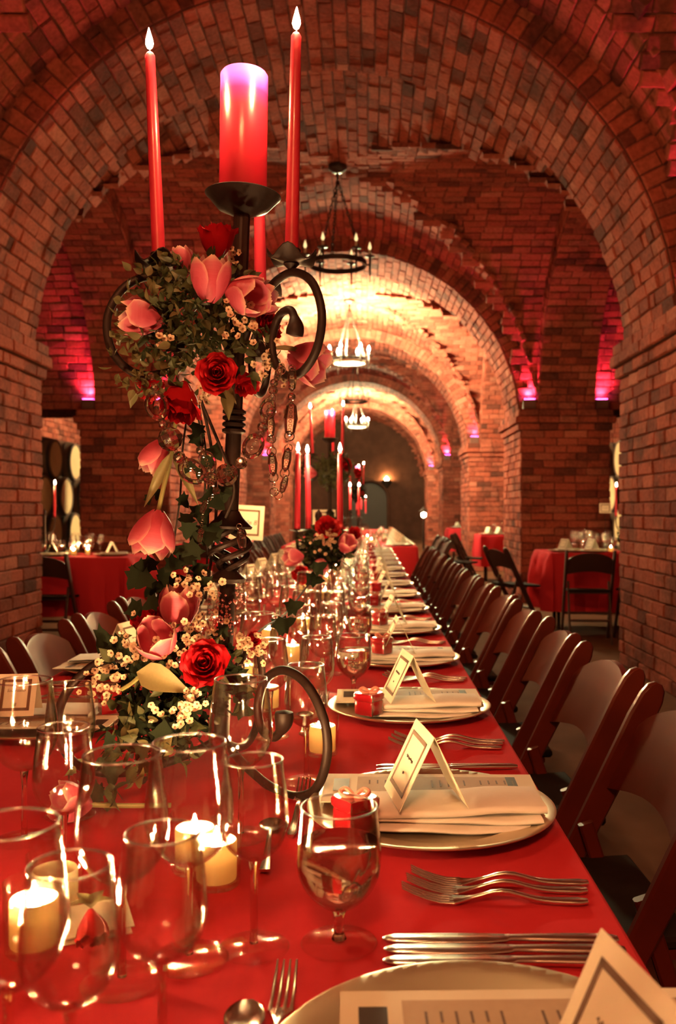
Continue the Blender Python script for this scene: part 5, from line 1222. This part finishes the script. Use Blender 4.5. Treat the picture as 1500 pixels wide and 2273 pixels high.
# left bay
side_table('table under red cloth in the left bay before the barrels', 'red cloth with deep folds on the table before the barrels', -3.42, -2.06, 7.72, 8.55, 0.50, 0.035, 4)
far_setting(-2.27, 8.02, 0.2, 'at the near end of the barrel-side table'); far_setting(-2.78, 7.95, 0.0, 'behind the dark chair of the barrel-side table')
table_glasses(17, -2.95, -2.45, 8.12, 8.5, 'glass in the cluster on the table before the barrels', 'glasses on the barrel-side table', 3)
votive(-2.60, 7.98, 'lit votive on the table before the barrels', near=False); short_candelabrum(-2.97, 8.3, 'short candelabrum with two lit tapers before the barrels', 'short candelabrum before the barrels', n=2, pts=(0.2, PI - 0.2))
put(DCHAIR, 'dark folding chair tucked under the table before the barrels', (-2.62, 7.42, 0), -PI / 2)
# right bay
side_table('table under red cloth in the right bay behind the near pier', 'red cloth hanging in folds on the table in the right bay', 1.74, 3.05, 8.5, 9.32, 0.55, 0.035, 5)
far_setting(1.92, 8.75, 0.2, 'at the free end of the right bay table'); far_setting(2.16, 8.68, 0.1, 'beside the glasses of the right bay table')
table_glasses(15, 2.08, 2.5, 8.88, 9.25, 'glass in the cluster on the right bay table', 'glasses on the right bay table', 6)
votive(2.22, 9.05, 'added votive brightening the glasses of the right bay table', near=False); votive(-2.55, 8.22, 'added votive brightening the right of the glass cluster before the barrels', near=False); votive(-2.72, 8.3, 'added votive brightening the glasses before the barrels', near=False); votive(2.34, 8.66, 'lit votive at the front of the right bay table', near=False); short_candelabrum(2.60, 9.1, 'short candelabrum with one lit taper beside the right pier', 'short candelabrum in the right bay', n=1, pts=(PI,))  # votives in the glass clusters are added to brighten the glasses
B = Bunch('posy', 'small posy of red roses on the right bay table', (2.53, 8.95, TZ + 0.001)); B.filler((2.53, 8.95, TZ + 0.13), (0.05, 0.05, 0.14), 90, 0.05, 'leaf_ivy'); B.rose((2.53, 8.88, 1.02), FR, 0.07, False); B.rose((2.56, 8.88, 0.88), FR, 0.06, False)
put(DCHAIR, 'dark folding chair standing sideways at the free end of the right bay table', (1.40, 8.66, 0), PI + 0.35)
put(DCHAIR, 'dark folding chair seen from behind at the right bay table', (1.96, 8.02, 0), -PI / 2 - 0.1)
put(DCHAIR, 'dark folding chair tucked in close to the near right pier', (2.46, 8.05, 0), -PI / 2)
# beyond the long table
side_table('farther long table beyond the end of the near one', 'red cloth on the farther long table', -0.95, 0.55, 10.0, 18.5, 0.35, 0.012, 6)
for i in range(8):
    far_setting(0.38, 10.25 + 0.62 * i, 0.2, 'at the %s right place of the farther table' % ORD[i])
table_glasses(46, -0.55, 0.22, 10.1, 12.6, 'glass in the glittering cluster on the farther long table', 'glasses on the farther table', 8)
for i, (x, y) in enumerate(((-0.2, 10.4), (0.05, 10.9), (-0.3, 11.6), (0.0, 12.3))): votive(x, y, '%s lit votive on the farther long table' % ORD[i], near=False)
tall_candelabrum(-0.15, 14.3, 'third tall iron candelabrum on the farther table', 0, False, (True, True, True), 'third tall')
short_candelabrum(-0.12, 17.6, 'short candelabrum at the end of the farther table', 'short candelabrum of the farther table', pts=(0.0, PI, PI / 2))
B = Bunch('flower_ball', 'leafy flower ball on the third tall candelabrum', (-0.15, 14.2, 1.35)); B.filler((-0.15, 14.2, 1.42), (0.13, 0.11, 0.13), 200, 0.07, 'leaf_ivy'); B.rose((-0.08, 14.08, 1.42), FR, 0.10, False)
put(DCHAIR, 'folding chair with shade in its dark colour at the near corner of the farther table', (0.72, 10.35, 0), 0.15)  # chair stands unlit; that shade is put into its dark wood colour
put(DCHAIR, 'dark folding chair, second along the farther table', (0.78, 11.2, 0), 0.0); put(DCHAIR, 'dark folding chair, third along the farther table', (0.80, 12.2, 0), 0.1)
put(DCHAIR, 'dark folding chair angled in the aisle left of the back right table', (1.25, 12.4, 0), PI - 0.5); put(DCHAIR, 'dark folding chair closest to the red back right table', (1.48, 13.4, 0), PI - 0.2)
for i in range(5): put(DCHAIR, 'dark folding chair, %s along the left of the farther table' % ORD[i], (-1.14, 10.5 + 0.75 * i, 0), PI)
# back right and left tables
side_table('table under red cloth beyond the second right pier', 'red cloth on the table beyond the second right pier', 1.80, 3.1, 14.3, 15.1, 0.5, 0.02, 7)
far_setting(1.95, 14.5, 0.2, 'at the corner of the back right table'); far_setting(2.12, 14.55, 0.1, 'in the middle of the back right table'); table_glasses(9, 2.1, 2.45, 14.7, 15.0, 'glass on the back right table', 'glasses on the back right table', 9)
side_table('small table under red cloth beyond the third right pier', 'red cloth on the small table beyond the third right pier', 1.78, 2.9, 19.6, 20.3, 0.5, 0.02, 8); far_setting(1.98, 19.85, 0.2, 'on the small distant right table')
side_table('table under red cloth by the second left pier', 'red cloth on the table by the second left pier', -2.25, -1.36, 10.6, 12.2, 0.45, 0.02, 9)
far_setting(-1.56, 10.95, PI, 'on the table by the second left pier'); table_glasses(8, -1.95, -1.6, 11.2, 11.9, 'glass on the table by the second left pier', 'glasses on the second left pier table', 12)
put(DCHAIR, 'dark folding chair by the table at the second left pier', (-1.82, 10.2, 0), -PI / 2 - 0.1)

# ================================================================== WINE BARRELS
def make_barrel():
    """oak barrel lying along x, head towards +x"""
    t = thing('wine_barrel', 'x', 'barrel', group='wine barrels stacked in the aisles'); R1, R2, Lb = 0.255, 0.315, 0.86; Rx = Matrix.Rotation(PI / 2, 4, 'Y')
    prof = [(R1 + (R2 - R1) * math.sin(PI * i / 12), -Lb + Lb * i / 12) for i in range(13)]
    mb = MB(); mb.lathe(prof, 28, Rx); mb.lathe([(R1, 0), (R1 - 0.022, 0.0), (R1 - 0.026, -0.03)], 28, Rx); mb.build('staves', 'barrel_stave', t)
    for i in range(6):
        a, b = -1 + i / 3, -1 + (i + 1) / 3; mb = MB(); rr = R1 - 0.024; pts = []
        ya, yb = a * rr + 0.001, b * rr - 0.001; n = 6
        for k in range(n + 1):
            y = ya + (yb - ya) * k / n; pts.append((y, math.sqrt(max(rr * rr - y * y, 1e-6))))
        vs = [(-0.008, y, z) for y, z in pts] + [(-0.008, y, -z) for y, z in pts[::-1]]; mb.add(vs, [tuple(range(len(vs)))]); mb.build('head_board', 'barrel_oak', t, False)
    for z in (-0.03, -0.12, -0.30, -0.56, -0.74, -0.83):
        q = R1 + (R2 - R1) * math.sin(PI * (z + Lb) / Lb); mb = MB(); mb.lathe([(q + 0.002, z - 0.018), (q + 0.006, z - 0.018), (q + 0.006, z + 0.018), (q + 0.002, z + 0.018)], 28, Rx, closed=True); mb.build('hoop', 'hoop_steel', t)
    return t
BARREL = proto(make_barrel)
BX = -4.1; lv = [0.53, 1.01, 1.495, 1.985]
for r in range(4):
    for c in range(4):
        put(BARREL, 'oak wine barrel, left stack, %s row up, %s from the near pier' % (ORD[r], ORD[c]), (BX, (11.08 if r % 2 == 1 else 10.70) + 0.81 * c, lv[r] - 0.15), 0)
for r in range(4):
    for c in range(2):
        put(BARREL, 'oak wine barrel, right stack, %s row up, %s in its row' % (ORD[r], ORD[c]), (3.56, 12.78 + 0.81 * c + (0.0 if r % 2 == 1 else -0.4), lv[r] - 0.1), PI)
def barrel_rack(x0, x1, y0, y1, label):
    t = thing('barrel_rack', label, 'rack', ((x0 + x1) / 2, (y0 + y1) / 2, 0), 0, 'barrel racks'); ox, oy = (x0 + x1) / 2, (y0 + y1) / 2
    for x in (x0 + 0.15, x1 - 0.15):
        for y in (y0, y1): mb = MB(); mb.cbox((x - ox, y - oy, 1.05), (0.07, 0.06, 2.1), 0.005); mb.build('post', 'wood_dark', t)
        for z in (0.04,): mb = MB(); mb.cbox((x - ox, 0, z), (0.07, y1 - y0, 0.07), 0.005); mb.build('rail', 'wood_dark', t)
barrel_rack(BX - 0.86, BX, 10.2, 14.0, 'dark timber rack holding the left barrels'); barrel_rack(3.56, 3.56 + 0.86, 11.9, 14.1, 'dark timber rack holding the right barrels')

# ================================================================== LAMPS AT THE FAR END
q = P(858, 1066, YE - 0.12); t = thing('wall_sconce', 'glowing wall sconce with a pointed shield on the end wall', 'sconce', q)
mb = MB(); mb.lathe([(0.001, -0.32), (0.16, -0.12), (0.20, 0.0), (0.17, 0.0), (0.001, -0.2)], 14); mb.build('shield', 'iron', t)
mb = MB(); mb.lathe([(0.001, -0.05), (0.07, 0.0), (0.08, 0.07), (0.001, 0.14)], 12); mb.build('bulb', 'sconce_glow', t)
mb = MB(); mb.cbox((0, 0.09, -0.1), (0.12, 0.05, 0.3), 0.01); mb.build('wall_plate', 'iron', t)
q = P(940, 1143, 16.2); t = thing('lantern_stand', 'black pole with a small glowing lantern before the third right pier', 'lantern', (q.x, q.y, 0.0))
mb = MB(); mb.tube([(0, 0, 0.01), (0, 0, q.z - 0.05)], 0.02, 8); mb.lathe([(0.001, 0.0), (0.15, 0.0), (0.15, 0.02), (0.02, 0.04)], 16); mb.build('pole', 'iron', t)
mb = MB(); mb.lathe([(0.001, q.z - 0.05), (0.04, q.z - 0.03), (0.045, q.z + 0.03), (0.001, q.z + 0.05)], 12); mb.build('bulb', 'small_lamp', t)
mb = MB(); mb.lathe([(0.09, q.z + 0.06), (0.03, q.z + 0.12), (0.001, q.z + 0.16)], 12); mb.build('lantern_cap', 'iron', t)
